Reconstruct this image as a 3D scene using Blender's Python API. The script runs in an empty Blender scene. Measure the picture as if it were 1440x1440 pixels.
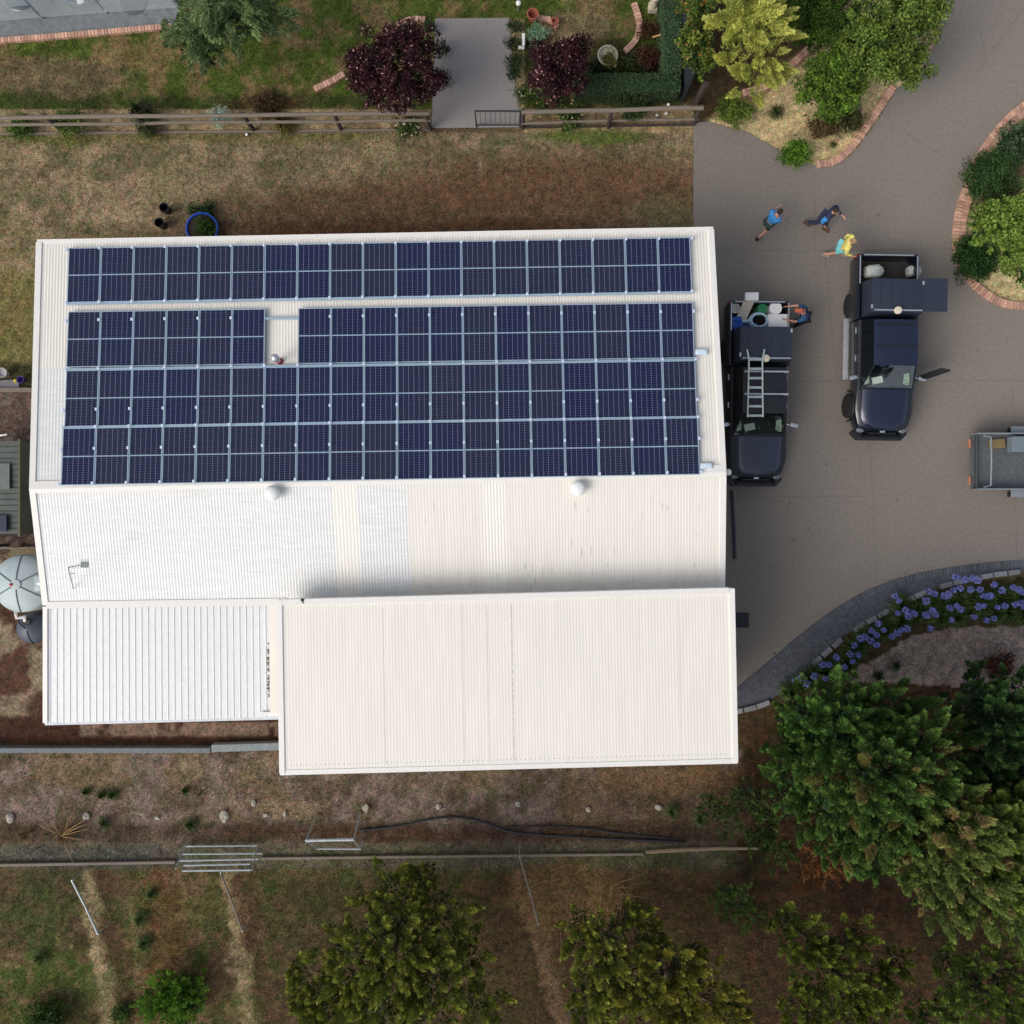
import bpy, bmesh, math, random
import numpy as np
from mathutils import Vector, Matrix
from mathutils.geometry import tessellate_polygon
random.seed(7); rng = np.random.default_rng(7)
PI = math.pi; R = math.radians
sc = bpy.context.scene
COL = sc.collection
# ---------------------------------------------------------------- camera, sky, sun, exposure
HC = 28.4; HALF = 17.14; S = 720/HALF
cam_d = bpy.data.cameras.new('camera'); cam = bpy.data.objects.new('camera', cam_d); COL.objects.link(cam)
cam.location = (0, 0, HC); cam.rotation_euler = (0, 0, 0)
cam_d.sensor_width = 36; cam_d.sensor_height = 36; cam_d.angle = 2*math.atan(HALF/HC); cam_d.clip_end = 2000; cam_d.clip_start = .1
sc.camera = cam
SUN_EL, SUN_AZ = R(42), math.atan2(-.55, -.83)          # sun stands to the lower left of the picture
sdir = Vector((math.cos(SUN_AZ)*math.cos(SUN_EL), math.sin(SUN_AZ)*math.cos(SUN_EL), math.sin(SUN_EL)))
w = bpy.data.worlds.new('World'); sc.world = w; w.use_nodes = True
wn = w.node_tree; wn.nodes.clear()
sky = wn.nodes.new('ShaderNodeTexSky'); sky.sky_type = 'NISHITA'; sky.sun_disc = False
sky.sun_elevation = SUN_EL; sky.sun_rotation = PI/2 - SUN_AZ; sky.air_density = 1.0; sky.dust_density = 4.0; sky.ozone_density = 1.0
bg = wn.nodes.new('ShaderNodeBackground'); bg.inputs[1].default_value = .15
hs = wn.nodes.new('ShaderNodeHueSaturation'); hs.inputs['Saturation'].default_value = .55
wo = wn.nodes.new('ShaderNodeOutputWorld')
wn.links.new(sky.outputs[0], hs.inputs['Color']); wn.links.new(hs.outputs[0], bg.inputs[0]); wn.links.new(bg.outputs[0], wo.inputs[0])
sd = bpy.data.lights.new('sun', 'SUN'); sd.energy = 1.15; sd.angle = R(36); sd.color = (1, .95, .88)
so = bpy.data.objects.new('sun', sd); COL.objects.link(so); so.rotation_euler = sdir.to_track_quat('Z', 'Y').to_euler(); so.location = sdir*60
sc.view_settings.view_transform = 'Standard'; sc.view_settings.look = 'None'; sc.view_settings.gamma = 1
sc.view_settings.exposure = .05
# ---------------------------------------------------------------- helpers
def lin(c):
    c = c/255.0
    return c/12.92 if c <= .04045 else ((c+.055)/1.055)**2.4
def C(r, g, b, k=1.0): return (lin(r)*k, lin(g)*k, lin(b)*k)
def P(px, py, z=0.0):
    k = (HC-z)/HC/S
    return Vector(((px-720)*k, (720-py)*k, z))
def hit(px, py, a, b, c, off=0.0):
    n = (b-a).cross(c-a).normalized()
    if n.z < 0: n = -n
    d = P(px, py, 0)-Vector((0, 0, HC)); o = Vector((0, 0, HC))
    t = (a+n*off-o).dot(n)/d.dot(n)
    return o+d*t
def hsh(i, j, s):
    n = (i*374761393+j*668265263+s*1274126177) & 0x7fffffff
    n = ((n ^ (n >> 13))*1274126177) & 0x7fffffff
    return ((n ^ (n >> 16)) & 0xffff)/65535.0
def vn(x, y, s=0):
    xi = np.floor(x).astype(np.int64); yi = np.floor(y).astype(np.int64)
    fx = x-xi; fy = y-yi; fx = fx*fx*(3-2*fx); fy = fy*fy*(3-2*fy)
    a = hsh(xi, yi, s); b = hsh(xi+1, yi, s); c = hsh(xi, yi+1, s); d = hsh(xi+1, yi+1, s)
    return (a*(1-fx)+b*fx)*(1-fy)+(c*(1-fx)+d*fx)*fy
def fbm(x, y, f, s=0, o=4):
    t = 0; a = .5; n = 0
    for i in range(o):
        t = t+a*vn(x*f, y*f, s+i*17); n += a; a *= .55; f *= 2.03
    return t/n
def sstep(a, b, x):
    t = np.clip((x-a)/(b-a), 0, 1); return t*t*(3-2*t)
def inpoly(u, v, poly):
    r = np.zeros(u.shape, bool); n = len(poly)
    for i in range(n):
        x1, y1 = poly[i]; x2, y2 = poly[(i+1) % n]
        if y1 == y2: continue
        c = ((y1 > v) != (y2 > v)) & (u < (x2-x1)*(v-y1)/(y2-y1)+x1)
        r ^= c
    return r

# ---- materials
MATS = {}
def mat(name, col=(.5, .5, .5), rough=.7, metal=0, var=.15, scale=8, bump=0, bscale=40, spec=.5, coat=0, island=0, stretch=None, var2=None):
    if name in MATS: return MATS[name]
    m = bpy.data.materials.new(name); m.use_nodes = True; nt = m.node_tree
    b = nt.nodes['Principled BSDF']; b.inputs['Roughness'].default_value = rough; b.inputs['Metallic'].default_value = metal
    b.inputs['Specular IOR Level'].default_value = spec; b.inputs['Coat Weight'].default_value = coat
    tc = nt.nodes.new('ShaderNodeTexCoord'); src = tc.outputs['Object']
    if stretch:
        mp = nt.nodes.new('ShaderNodeMapping'); mp.inputs['Scale'].default_value = stretch; nt.links.new(src, mp.inputs[0]); src = mp.outputs[0]
    nz = nt.nodes.new('ShaderNodeTexNoise'); nz.inputs['Scale'].default_value = scale; nz.inputs['Detail'].default_value = 6; nz.inputs['Roughness'].default_value = .6
    nt.links.new(src, nz.inputs['Vector'])
    mr = nt.nodes.new('ShaderNodeMapRange'); mr.inputs[1].default_value = .3; mr.inputs[2].default_value = .7
    mr.inputs[3].default_value = 1-var; mr.inputs[4].default_value = 1+var; nt.links.new(nz.outputs[0], mr.inputs[0])
    fac = mr.outputs[0]
    if island:
        g = nt.nodes.new('ShaderNodeNewGeometry'); m2 = nt.nodes.new('ShaderNodeMapRange'); m2.inputs[3].default_value = 1-island; m2.inputs[4].default_value = 1+island
        nt.links.new(g.outputs['Random Per Island'], m2.inputs[0]); mm = nt.nodes.new('ShaderNodeMath'); mm.operation = 'MULTIPLY'
        nt.links.new(fac, mm.inputs[0]); nt.links.new(m2.outputs[0], mm.inputs[1]); fac = mm.outputs[0]
    vm = nt.nodes.new('ShaderNodeVectorMath'); vm.operation = 'SCALE'
    if var2:
        n3 = nt.nodes.new('ShaderNodeTexNoise'); n3.inputs['Scale'].default_value = scale*.35; n3.inputs['Detail'].default_value = 3; nt.links.new(src, n3.inputs['Vector'])
        r3 = nt.nodes.new('ShaderNodeMapRange'); r3.inputs[1].default_value = .4; r3.inputs[2].default_value = .65; nt.links.new(n3.outputs[0], r3.inputs[0])
        mx = nt.nodes.new('ShaderNodeMix'); mx.data_type = 'RGBA'; mx.inputs[6].default_value = (*col, 1); mx.inputs[7].default_value = (*var2, 1)
        nt.links.new(r3.outputs[0], mx.inputs[0]); nt.links.new(mx.outputs[2], vm.inputs[0])
    else: vm.inputs[0].default_value = col
    nt.links.new(fac, vm.inputs['Scale']); nt.links.new(vm.outputs[0], b.inputs['Base Color'])
    if bump:
        n2 = nt.nodes.new('ShaderNodeTexNoise'); n2.inputs['Scale'].default_value = bscale; n2.inputs['Detail'].default_value = 4; nt.links.new(src, n2.inputs['Vector'])
        bp = nt.nodes.new('ShaderNodeBump'); bp.inputs['Strength'].default_value = bump; bp.inputs['Distance'].default_value = .02
        nt.links.new(n2.outputs[0], bp.inputs['Height']); nt.links.new(bp.outputs[0], b.inputs['Normal'])
    MATS[name] = m; return m
def leaf_material(name, trans=.25, rough=.6):
    if name in MATS: return MATS[name]
    m = bpy.data.materials.new(name); m.use_nodes = True; nt = m.node_tree
    b = nt.nodes['Principled BSDF']; b.inputs['Roughness'].default_value = rough; b.inputs['Specular IOR Level'].default_value = .25
    a = nt.nodes.new('ShaderNodeVertexColor'); a.layer_name = 'Col'
    nt.links.new(a.outputs[0], b.inputs['Base Color'])
    if trans:
        t = nt.nodes.new('ShaderNodeBsdfTranslucent'); nt.links.new(a.outputs[0], t.inputs[0]); mx = nt.nodes.new('ShaderNodeMixShader'); mx.inputs[0].default_value = trans
        nt.links.new(b.outputs[0], mx.inputs[1]); nt.links.new(t.outputs[0], mx.inputs[2]); nt.links.new(mx.outputs[0], nt.nodes['Material Output'].inputs[0])
    MATS[name] = m; return m

def tag(o, label=None, cat=None, group=None, kind=None):
    if label: o['label'] = label
    if cat: o['category'] = cat
    if group: o['group'] = group
    if kind: o['kind'] = kind
    return o
def thing(name, label, cat, loc=(0, 0, 0), rz=0, group=None):
    o = bpy.data.objects.new(name, None); COL.objects.link(o); o.empty_display_size = .2
    o.location = loc; o.rotation_euler = (0, 0, rz); return tag(o, label, cat, group)
def chain_loc(p):
    v = Vector((0, 0, 0))
    while p is not None: v += p.location; p = p.parent
    return v
class MB:
    def __init__(s): s.v = []; s.f = []
    def add(s, vs, fs, M=None):
        n = len(s.v)
        s.v += [(M @ Vector(q)) if M is not None else Vector(q) for q in vs]; s.f += [tuple(i+n for i in q) for q in fs]; return s
    def box(s, c, d, rz=0, M=None, bev=0, taper=1.0):
        x, y, z = d[0]/2, d[1]/2, d[2]/2
        vs = [(-x, -y, -z), (x, -y, -z), (x, y, -z), (-x, y, -z), (-x*taper, -y*taper, z), (x*taper, -y*taper, z), (x*taper, y*taper, z), (-x*taper, y*taper, z)]
        fs = [(0, 3, 2, 1), (4, 5, 6, 7), (0, 1, 5, 4), (1, 2, 6, 5), (2, 3, 7, 6), (3, 0, 4, 7)]
        T = Matrix.Translation(c) @ Matrix.Rotation(rz, 4, 'Z')
        if M is not None: T = T @ M
        if bev:
            bm = bmesh.new(); bv = [bm.verts.new(q) for q in vs]
            for q in fs: bm.faces.new([bv[i] for i in q])
            bmesh.ops.bevel(bm, geom=bm.edges[:], offset=bev, segments=2, affect='EDGES', profile=.6)
            bm.verts.index_update(); vs = [q.co.copy() for q in bm.verts]; fs = [tuple(q.index for q in f.verts) for f in bm.faces]; bm.free()
        return s.add(vs, fs, T)
    def tube(s, pts, r, n=8, caps=True):
        pts = [Vector(p) for p in pts]; rs = r if isinstance(r, (list, tuple)) else [r]*len(pts)
        base = len(s.v); up = None
        for i, p in enumerate(pts):
            d = (pts[min(i+1, len(pts)-1)]-pts[max(i-1, 0)]).normalized()
            if up is None: up = d.orthogonal().normalized()
            up = (up-d*up.dot(d)); up = up.normalized() if up.length > 1e-6 else d.orthogonal().normalized()
            q = d.cross(up)
            for k in range(n):
                a = 2*PI*k/n; s.v.append(p+(up*math.cos(a)+q*math.sin(a))*rs[i])
        for i in range(len(pts)-1):
            for k in range(n):
                k2 = (k+1) % n; a = base+i*n; s.f.append((a+k, a+k2, a+n+k2, a+n+k))
        if caps:
            s.f.append(tuple(base+k for k in range(n))[::-1]); a = base+(len(pts)-1)*n; s.f.append(tuple(a+k for k in range(n)))
        return s
    def bar(s, a, b, r, n=8): return s.tube([a, b], r, n)
    def lathe(s, prof, c=(0, 0, 0), n=24, M=None):
        vs = []; fs = []
        for r, z in prof:
            for k in range(n): a = 2*PI*k/n; vs.append((r*math.cos(a), r*math.sin(a), z))
        for i in range(len(prof)-1):
            for k in range(n): k2 = (k+1) % n; fs.append((i*n+k, i*n+k2, (i+1)*n+k2, (i+1)*n+k))
        if prof[0][0] > 1e-4: fs.append(tuple(range(n))[::-1])
        if prof[-1][0] > 1e-4: fs.append(tuple((len(prof)-1)*n+k for k in range(n)))
        T = Matrix.Translation(c)
        if M is not None: T = T @ M
        return s.add(vs, fs, T)
    def ball(s, c, r, n=12, M=None):
        pr = [(max(1e-5, math.sin(PI*i/8)), -math.cos(PI*i/8)) for i in range(9)]
        T = (M if M is not None else Matrix.Identity(4)) @ Matrix.Diagonal((*(r if isinstance(r, (tuple, list)) else (r, r, r)), 1))
        return s.lathe(pr, c, n, T)
    def prism(s, poly, z0, z1):
        n = len(poly); vs = [(p[0], p[1], z0) for p in poly]+[(p[0], p[1], z1) for p in poly]
        tr = tessellate_polygon([[Vector((p[0], p[1], 0)) for p in poly]])
        fs = [tuple(t) for t in tr]+[tuple(i+n for i in t)[::-1] for t in tr]+[(i, (i+1) % n, (i+1) % n+n, i+n) for i in range(n)]
        return s.add(vs, fs)
    def build(s, name, m, parent=None, world=False, smooth=None, label=None, origin=True):
        me = bpy.data.meshes.new(name); vs = s.v; off = Vector((0, 0, 0))
        if parent is not None and world: off = chain_loc(parent)
        if parent is None and origin:
            off = Vector((sum(v.x for v in vs)/len(vs), sum(v.y for v in vs)/len(vs), min(v.z for v in vs)))
        me.from_pydata([tuple(v-off) for v in vs], [], s.f)
        bm = bmesh.new(); bm.from_mesh(me); bmesh.ops.recalc_face_normals(bm, faces=bm.faces[:]); bm.to_mesh(me); bm.free()
        if smooth is not None:
            for p in me.polygons: p.use_smooth = True
            me.set_sharp_from_angle(angle=R(smooth))
        me.materials.append(m); o = bpy.data.objects.new(name, me); COL.objects.link(o)
        if parent is not None: o.parent = parent
        elif origin: o.location = off
        if label: o['label'] = label
        return o
def sheet(name, poly_px, z, m, kind='structure'):
    b = MB(); pts = [P(x, y, z) for x, y in poly_px]; tr = tessellate_polygon([[Vector((p.x, p.y, 0)) for p in pts]])
    b.add(pts, [tuple(t) for t in tr]); o = b.build(name, m)
    for p in o.data.polygons:
        if p.normal.z < 0: p.flip()
    if kind: o['kind'] = kind
    return o
def quads_obj(name, V, Cc, m, parent=None, k=4, loc=None):
    """V: (n*k,3) float array, k-gon per leaf, Cc: (n,3) colours"""
    n = len(V)//k; me = bpy.data.meshes.new(name); off = np.zeros(3)
    if parent is not None: off = np.array(chain_loc(parent))
    if loc is not None: off = np.array(loc)
    me.vertices.add(n*k); me.vertices.foreach_set('co', (V-off).astype(np.float32).ravel())
    me.loops.add(n*k); me.loops.foreach_set('vertex_index', np.arange(n*k, dtype=np.int32))
    me.polygons.add(n); me.polygons.foreach_set('loop_start', np.arange(0, n*k, k, dtype=np.int32))
    me.update(); ca = me.color_attributes.new('Col', 'FLOAT_COLOR', 'POINT')
    cc = np.ones((n*k, 4), np.float32); cc[:, :3] = np.repeat(Cc, k, 0); ca.data.foreach_set('color', cc.ravel())
    me.materials.append(m); o = bpy.data.objects.new(name, me); COL.objects.link(o)
    if parent is not None: o.parent = parent
    if loc is not None and parent is None: o.location = loc
    return o
def rand_unit(n):
    v = rng.normal(size=(n, 3)); return v/np.linalg.norm(v, axis=1)[:, None]
def leaves(cent, dirv, L, W, fold=0):
    """diamond leaves at cent along dirv"""
    n = len(cent); d = dirv/np.linalg.norm(dirv, axis=1)[:, None]; r = rand_unit(n); s = np.cross(d, r); s /= (np.linalg.norm(s, axis=1)[:, None]+1e-9)
    L = np.broadcast_to(L, n)[:, None]; W = np.broadcast_to(W, n)[:, None]
    V = np.stack([cent-d*L*.5, cent+s*W*.5-d*L*.05, cent+d*L*.5, cent-s*W*.5-d*L*.05], 1)
    return V.reshape(-1, 3)
QF = 1.9
LEAF = leaf_material('leaf'); BARK = mat('bark', C(78, 62, 50), .9, var=.35, scale=14, bump=.5)
def crown(parent, blobs, cols, n_per=1600, L=.1, W=.05, clump=.28, kind='leaf', dens=1.0, vary=.3, name='crown', tipcol=None, up=.35, accent='clump', fill=90):
    """blobs: (px,py,z,r,flat) ; clumps are spread through each blob, most of them near its skin"""
    VV = []; CC = []
    for (px, py, z, r, fl) in blobs:
        c = np.array(P(px, py, z)); nc = max(6, int(7*(r/clump)**1.7*.62*dens))
        u = rand_unit(nc); u[:, 2] = np.where(u[:, 2] < -.25, -u[:, 2], u[:, 2])
        rad = r*(.5+.68*rng.random(nc)**.9); cc = c+u*rad[:, None]*np.array([1, 1, fl])
        cc += rng.normal(size=cc.shape)*clump*.25
        cc[:, 2] = np.maximum(cc[:, 2], .06)
        m = max(10, int(n_per*QF/nc*max(r, .25)**1.6))
        tone = rng.random(nc)**1.4; csz = .5+rng.random(nc)**1.5
        for i in range(nc):
            cs = clump*csz[i]; mi = max(8, int(m*csz[i]**1.6*1.2)); base = np.array(cols[0])*(1-tone[i])+np.array(cols[1])*tone[i]
            if len(cols) > 2 and accent == 'clump' and rng.random() < .12: base = np.array(cols[2])
            if kind == 'leaf':
                q = rand_unit(mi)*(cs*rng.random(mi)**.45)[:, None]*np.array([1, 1, .7]); p = cc[i]+q
                dv = rand_unit(mi)*.8+q/cs*.8+np.array([0, 0, -.1]); V = leaves(p, dv, L*(.6+.7*rng.random(mi)), W*(.6+.7*rng.random(mi)))
                tip = np.clip((q[:, 2]/cs+.3), 0, 1)
            else:
                ax = u[i]*np.array([1, 1, .5])+np.array([0, 0, up]); ax /= np.linalg.norm(ax); t = rng.random(mi)**.9
                sp = rand_unit(mi); t = t*(.55+.45*rng.random(mi)); q = ax[None]*(t*cs*2.1)[:, None]+sp*(cs*.62*(1.05-t))[:, None]; p = cc[i]+q
                dv = ax[None]*.9+sp*.75; V = leaves(p, dv, L*(.6+.7*rng.random(mi)), W*(.6+.6*rng.random(mi))); tip = t
            cl = base[None]*(1-vary+2*vary*rng.random((mi, 1)))*np.array([1, 1, 1])
            if tipcol is not None: cl = cl*(1-(tip*.75)[:, None])+np.array(tipcol)[None]*(tip*.75)[:, None]*(.7+.5*rng.random((mi, 1)))
            if len(cols) > 2 and accent == 'leaf': cl[rng.random(mi) < .05] = cols[2]
            VV.append(V); CC.append(cl)
        if fill:
            nf = int(fill*r*r*dens*5); u = rand_unit(nf); p = c+u*(r*.8*rng.random(nf)**.4)[:, None]*np.array([1, 1, fl*.9])-np.array([0, 0, .12*r]); p[:, 2] = np.maximum(p[:, 2], .05)
            V = leaves(p, rand_unit(nf)*np.array([1, 1, .5]), L*1.5*(.6+.7*rng.random(nf)), W*1.9*(.6+.7*rng.random(nf))); VV.append(V); CC.append(np.array(cols[0])[None]*(.7+.6*rng.random((nf, 1))))
    V = np.concatenate(VV); V[:, 2] = np.maximum(V[:, 2], .012)
    return quads_obj(name, V, np.clip(np.concatenate(CC)*np.array([1.45, 1.52, 1.3]), 0, .8), LEAF, parent)
def trunk(parent, base, tops, r=.12):
    b = MB(); base = Vector(base); c = sum(tops, Vector((0, 0, 0)))/len(tops); fork = base.lerp(c, .45)+Vector((random.uniform(-.1, .1), random.uniform(-.1, .1), 0))
    b.tube([base-Vector((0, 0, .05)), base.lerp(fork, .5)+Vector((.05, -.03, 0)), fork], [r*1.25, r, r*.8], 9)
    for t in tops:
        m = fork.lerp(t, .5)+Vector((random.uniform(-.15, .15), random.uniform(-.15, .15), .1)); b.tube([fork, m, t], [r*.6, r*.38, r*.14], 7)
        for k in range(3):
            e = m+Vector((random.uniform(-.6, .6), random.uniform(-.6, .6), random.uniform(.1, .6))); b.tube([m, m.lerp(e, .5)+Vector((0, 0, .05)), e], [r*.25, r*.15, r*.06], 5)
    return b.build('trunk', BARK, parent, world=True, smooth=60)
def tree(name, label, cat, basepx, blobs, cols, r=.12, group=None, **kw):
    base = P(basepx[0], basepx[1], 0); t = thing(name, label, cat, base, 0, group)
    crown(t, blobs, cols, **kw)
    tops = [P(b[0], b[1], b[2]) for b in blobs][:6]
    trunk(t, base, tops, r); return t
def shrub(name, label, cat, px, py, r, h, cols, group=None, fl=.7, L=.08, W=.04, clump=.16, nb=4, n_per=900, kind='leaf', tipcol=None, **kw):
    """low bush: foliage lobes round a few stems"""
    t = thing(name, label, cat, P(px, py, 0), 0, group); bl = [(px, py, h*.55, r*.75, fl)]
    for k in range(nb):
        a = 2*PI*k/nb+random.random(); q = r*.5*S; bl.append((px+q*math.cos(a), py+q*math.sin(a)*.9, h*(.4+.2*random.random()), r*.5, fl))
    crown(t, bl, cols, n_per=n_per, L=L, W=W, clump=clump, kind=kind, name='foliage', tipcol=tipcol, **kw)
    b = MB(); o = P(px, py, 0)
    for k in range(5):
        a = 2*PI*k/5; b.tube([o, o+Vector((math.cos(a)*r*.2, math.sin(a)*r*.2, h*.3)), o+Vector((math.cos(a)*r*.5, math.sin(a)*r*.5, h*.55))], [.02, .015, .006], 5)
    b.build('stem', BARK, t, world=True); return t
def tuft(name, label, cat, px, py, r, h, cols, n=160, group=None, wid=.03, heads=None, droop=.5, ln=3):
    """strap-leaved clump; leaves arch out from the middle"""
    t = thing(name, label, cat, P(px, py, 0), 0, group); o = np.array(P(px, py, 0)); VV = []; CC = []
    for i in range(n):
        a = rng.random()*2*PI; rr = r*(.35+.65*rng.random()); d = np.array([math.cos(a), math.sin(a), 0]); sd_ = np.array([-d[1], d[0], 0])
        hh = h*(.6+.5*rng.random()); p0 = o+d*r*.12*rng.random()+np.array([0, 0, .01]); p1 = p0+d*rr*.45+np.array([0, 0, hh]); p2 = p0+d*rr+np.array([0, 0, max(.02, hh*(1-droop))])
        ww = wid*(.6+.6*rng.random()); cl = np.array(cols[0])*(1-(x := rng.random()))+np.array(cols[1])*x
        VV.append(np.array([p0-sd_*ww*.4, p0+sd_*ww*.4, p1+sd_*ww*.5, p1-sd_*ww*.5])); CC.append(cl)
        VV.append(np.array([p1-sd_*ww*.5, p1+sd_*ww*.5, p2+sd_*ww*.08, p2-sd_*ww*.08])); CC.append(cl*1.1)
    quads_obj('leaves', np.concatenate(VV), np.array(CC), LEAF, t); return t

# ---------------------------------------------------------------- ground
DRIVE = [(975, 172), (997, 171), (1047, 184), (1093, 209), (1140, 231), (1167, 235), (1190, 224), (1213, 199), (1237, 165), (1260, 125), (1282, 112), (1297, 102), (1308, 60), (1318, 25), (1325, -30), (1330, -200), (1560, -200), (1560, 60),
         (1440, 143), (1410, 167), (1383, 200), (1363, 237), (1354, 267), (1343, 300), (1338, 333), (1342, 360), (1357, 393), (1380, 417), (1410, 431), (1440, 434), (1700, 440), (1700, 770),
         (1440, 787), (1370, 793), (1290, 806), (1215, 832), (1150, 873), (1090, 922), (1035, 968), (1000, 975), (975, 960)]
ISL1 = [(985, 168), (1047, 184), (1093, 209), (1140, 231), (1167, 235), (1190, 224), (1213, 199), (1237, 165), (1260, 125), (1300, 100), (1325, -40), (960, -60), (958, 140)]
ISL2 = [(1560, 60), (1440, 143), (1410, 167), (1383, 200), (1363, 237), (1354, 267), (1343, 300), (1338, 333), (1342, 360), (1357, 393), (1380, 417), (1410, 431), (1440, 434), (1560, 434)]
GRAV = [(1180, 960), (1220, 915), (1290, 880), (1380, 865), (1560, 860), (1560, 1010), (1440, 985), (1330, 965)]
BED = [(1060, 1000), (1130, 935), (1190, 890), (1260, 850), (1330, 822), (1560, 800), (1560, 880), (1360, 880), (1280, 895), (1200, 945), (1130, 990)]
def gcol(X, Y):
    u = 720+X*S; v = 720-Y*S
    n1 = fbm(X, Y, .55, 3); n2 = fbm(X, Y, 1.6, 11); n3 = fbm(X, Y, 5, 23, 3); n4 = fbm(X, Y, .9, 41); n5 = fbm(X, Y, 3.1, 77, 3)
    uw = u+(n2-.5)*30+(n3-.5)*14; vw = v+(n4-.5)*26+(n5-.5)*14
    col = np.empty(u.shape+(3,)); col[:] = C(96, 84, 66)
    def lay(m, c, k=1.0):
        m = np.clip(m*k, 0, 1)[..., None]; col[:] = col*(1-m)+np.array(c)*m
    def rect(u0, v0, u1, v1, s=8): return sstep(u0-s, u0+s, uw)*(1-sstep(u1-s, u1+s, uw))*sstep(v0-s, v0+s, vw)*(1-sstep(v1-s, v1+s, vw))
    def hrect(u0, v0, u1, v1, s=1.5): return sstep(u0-s, u0+s, u)*(1-sstep(u1-s, u1+s, u))*sstep(v0-s, v0+s, v)*(1-sstep(v1-s, v1+s, v))
    def ell(cx, cy, rx, ry, s=.35): d = np.sqrt(((uw-cx)/rx)**2+((vw-cy)/ry)**2); return 1-sstep(1-s, 1+s, d)
    # garden lawn
    g = hrect(-9000, -9000, 962, 156)
    lay(g, C(74, 86, 40)); lay(g*sstep(.45, .62, n2), C(124, 104, 78), .8); lay(g*sstep(.5, .7, n5), C(84, 98, 48), .5)
    lay(ell(70, 110, 110, 34)*g, C(112, 96, 78), .7); lay(ell(815, 40, 50, 26)*g, C(120, 104, 84), .7); lay(ell(200, 75, 60, 20)*g, C(122, 104, 76), .6)
    lay(rect(-900, 132, 600, 152, 5), C(58, 70, 34), .8); lay(ell(375, 142, 60, 12), C(80, 58, 44), .7)  # dark green strip paints the shade along the garden side of the fence
    lay(ell(880, 100, 75, 42)*g, C(66, 56, 40), .85); lay(hrect(738, 55, 960, 156)*sstep(.3, .6, n4), C(60, 58, 38), .7); lay(hrect(716, 26, 738, 160), C(150, 134, 104), .8)
    # beige strip below the rail fence
    bs = hrect(-9000, 153, 976, 187)*(1-hrect(606, 100, 736, 200)); lay(bs, C(158, 138, 110)); lay(bs*sstep(.5, .62, n5), C(112, 96, 72), .6)
    # north yard
    y = hrect(-9000, 187, 978, 700, 2)
    lay(y, C(146, 128, 106)); lay(y*sstep(.44, .62, n2), C(104, 102, 74), .7); lay(y*sstep(.5, .6, n5), C(86, 92, 62), .6); lay(y*sstep(.52, .62, n3), C(108, 84, 68), .5); lay(y*sstep(.52, .62, n4), C(154, 138, 112), .4)
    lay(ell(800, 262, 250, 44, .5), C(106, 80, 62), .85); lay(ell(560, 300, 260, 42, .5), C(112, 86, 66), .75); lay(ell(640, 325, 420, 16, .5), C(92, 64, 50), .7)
    lay(ell(830, 192, 75, 12), C(84, 100, 46), .8); lay(ell(60, 196, 90, 8), C(92, 98, 50), .7); lay(ell(330, 192, 250, 7), C(104, 100, 60), .6); lay(ell(940, 300, 40, 30), C(104, 100, 72), .5)
    lay(rect(-900, 380, 70, 525, 14), C(104, 104, 60), .7); lay(ell(20, 400, 50, 90)*sstep(.4, .6, n5), C(128, 112, 78), .6)
    # left side
    lay(rect(-9000, 545, 120, 780, 4), C(92, 78, 72)); lay(rect(-900, 545, 120, 780, 4)*sstep(.5, .6, n5), C(126, 112, 104), .6); lay(rect(-900, 510, 60, 545, 4), C(60, 58, 42), .8)
    l = rect(-9000, 780, 200, 1012, 4); lay(l, C(84, 62, 52)); lay(l*sstep(.42, .56, n4+.12*(n5-.5)), C(136, 122, 104), .9)
    # behind
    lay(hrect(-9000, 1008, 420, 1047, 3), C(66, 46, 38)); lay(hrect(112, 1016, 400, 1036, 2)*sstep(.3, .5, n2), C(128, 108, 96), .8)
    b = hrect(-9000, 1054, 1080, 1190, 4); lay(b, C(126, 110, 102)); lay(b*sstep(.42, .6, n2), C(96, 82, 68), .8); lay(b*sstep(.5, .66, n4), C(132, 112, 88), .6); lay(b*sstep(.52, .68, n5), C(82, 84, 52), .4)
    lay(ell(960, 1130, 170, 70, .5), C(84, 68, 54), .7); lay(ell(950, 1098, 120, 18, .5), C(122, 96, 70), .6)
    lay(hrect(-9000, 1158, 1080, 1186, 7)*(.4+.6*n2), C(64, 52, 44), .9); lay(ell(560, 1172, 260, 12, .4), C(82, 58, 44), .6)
    lay(hrect(-9000, 1186, 1090, 1224, 4), C(98, 92, 78)); lay(hrect(-9000, 1196, 1090, 1224, 4)*sstep(.45, .6, n2), C(76, 82, 52), .7)
    lay(ell(130, 1205, 140, 16, .4), C(88, 86, 86), .6)
    p = hrect(-9000, 1224, 9000, 9000, 5); lay(p, C(82, 80, 50)); lay(p*sstep(.46, .6, n2), C(108, 84, 66), .8); lay(p*sstep(.5, .62, n4), C(72, 86, 44), .8); lay(p*sstep(.52, .64, n5), C(124, 104, 80), .5)
    lay(rect(380, 1232, 9000, 9000, 30), C(62, 52, 38), .6); lay(rect(680, 1224, 9000, 9000, 30), C(66, 50, 38), .6); lay(ell(60, 1270, 120, 60, .4), C(66, 62, 44), .5)
    for x0, x1 in ((122, 152), (318, 350)):
        xc = x0+(v-1225)/215*(x1-x0); lay(p*(1-sstep(3, 16, np.abs(uw-xc)))*(.6+.4*sstep(.4, .6, n5)), C(150, 134, 106), .9); lay(p*(1-sstep(9, 17, np.abs(uw-xc-26))), C(74, 54, 42), .5)
    lay(ell(230, 1320, 26, 110, .4), C(98, 66, 46), .5)
    xc = 735+(v-1225)*.25; lay(p*(1-sstep(8, 20, np.abs(uw-xc))), C(110, 90, 72), .7); lay(ell(800, 1260, 80, 50), C(112, 90, 62), .7)
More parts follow.
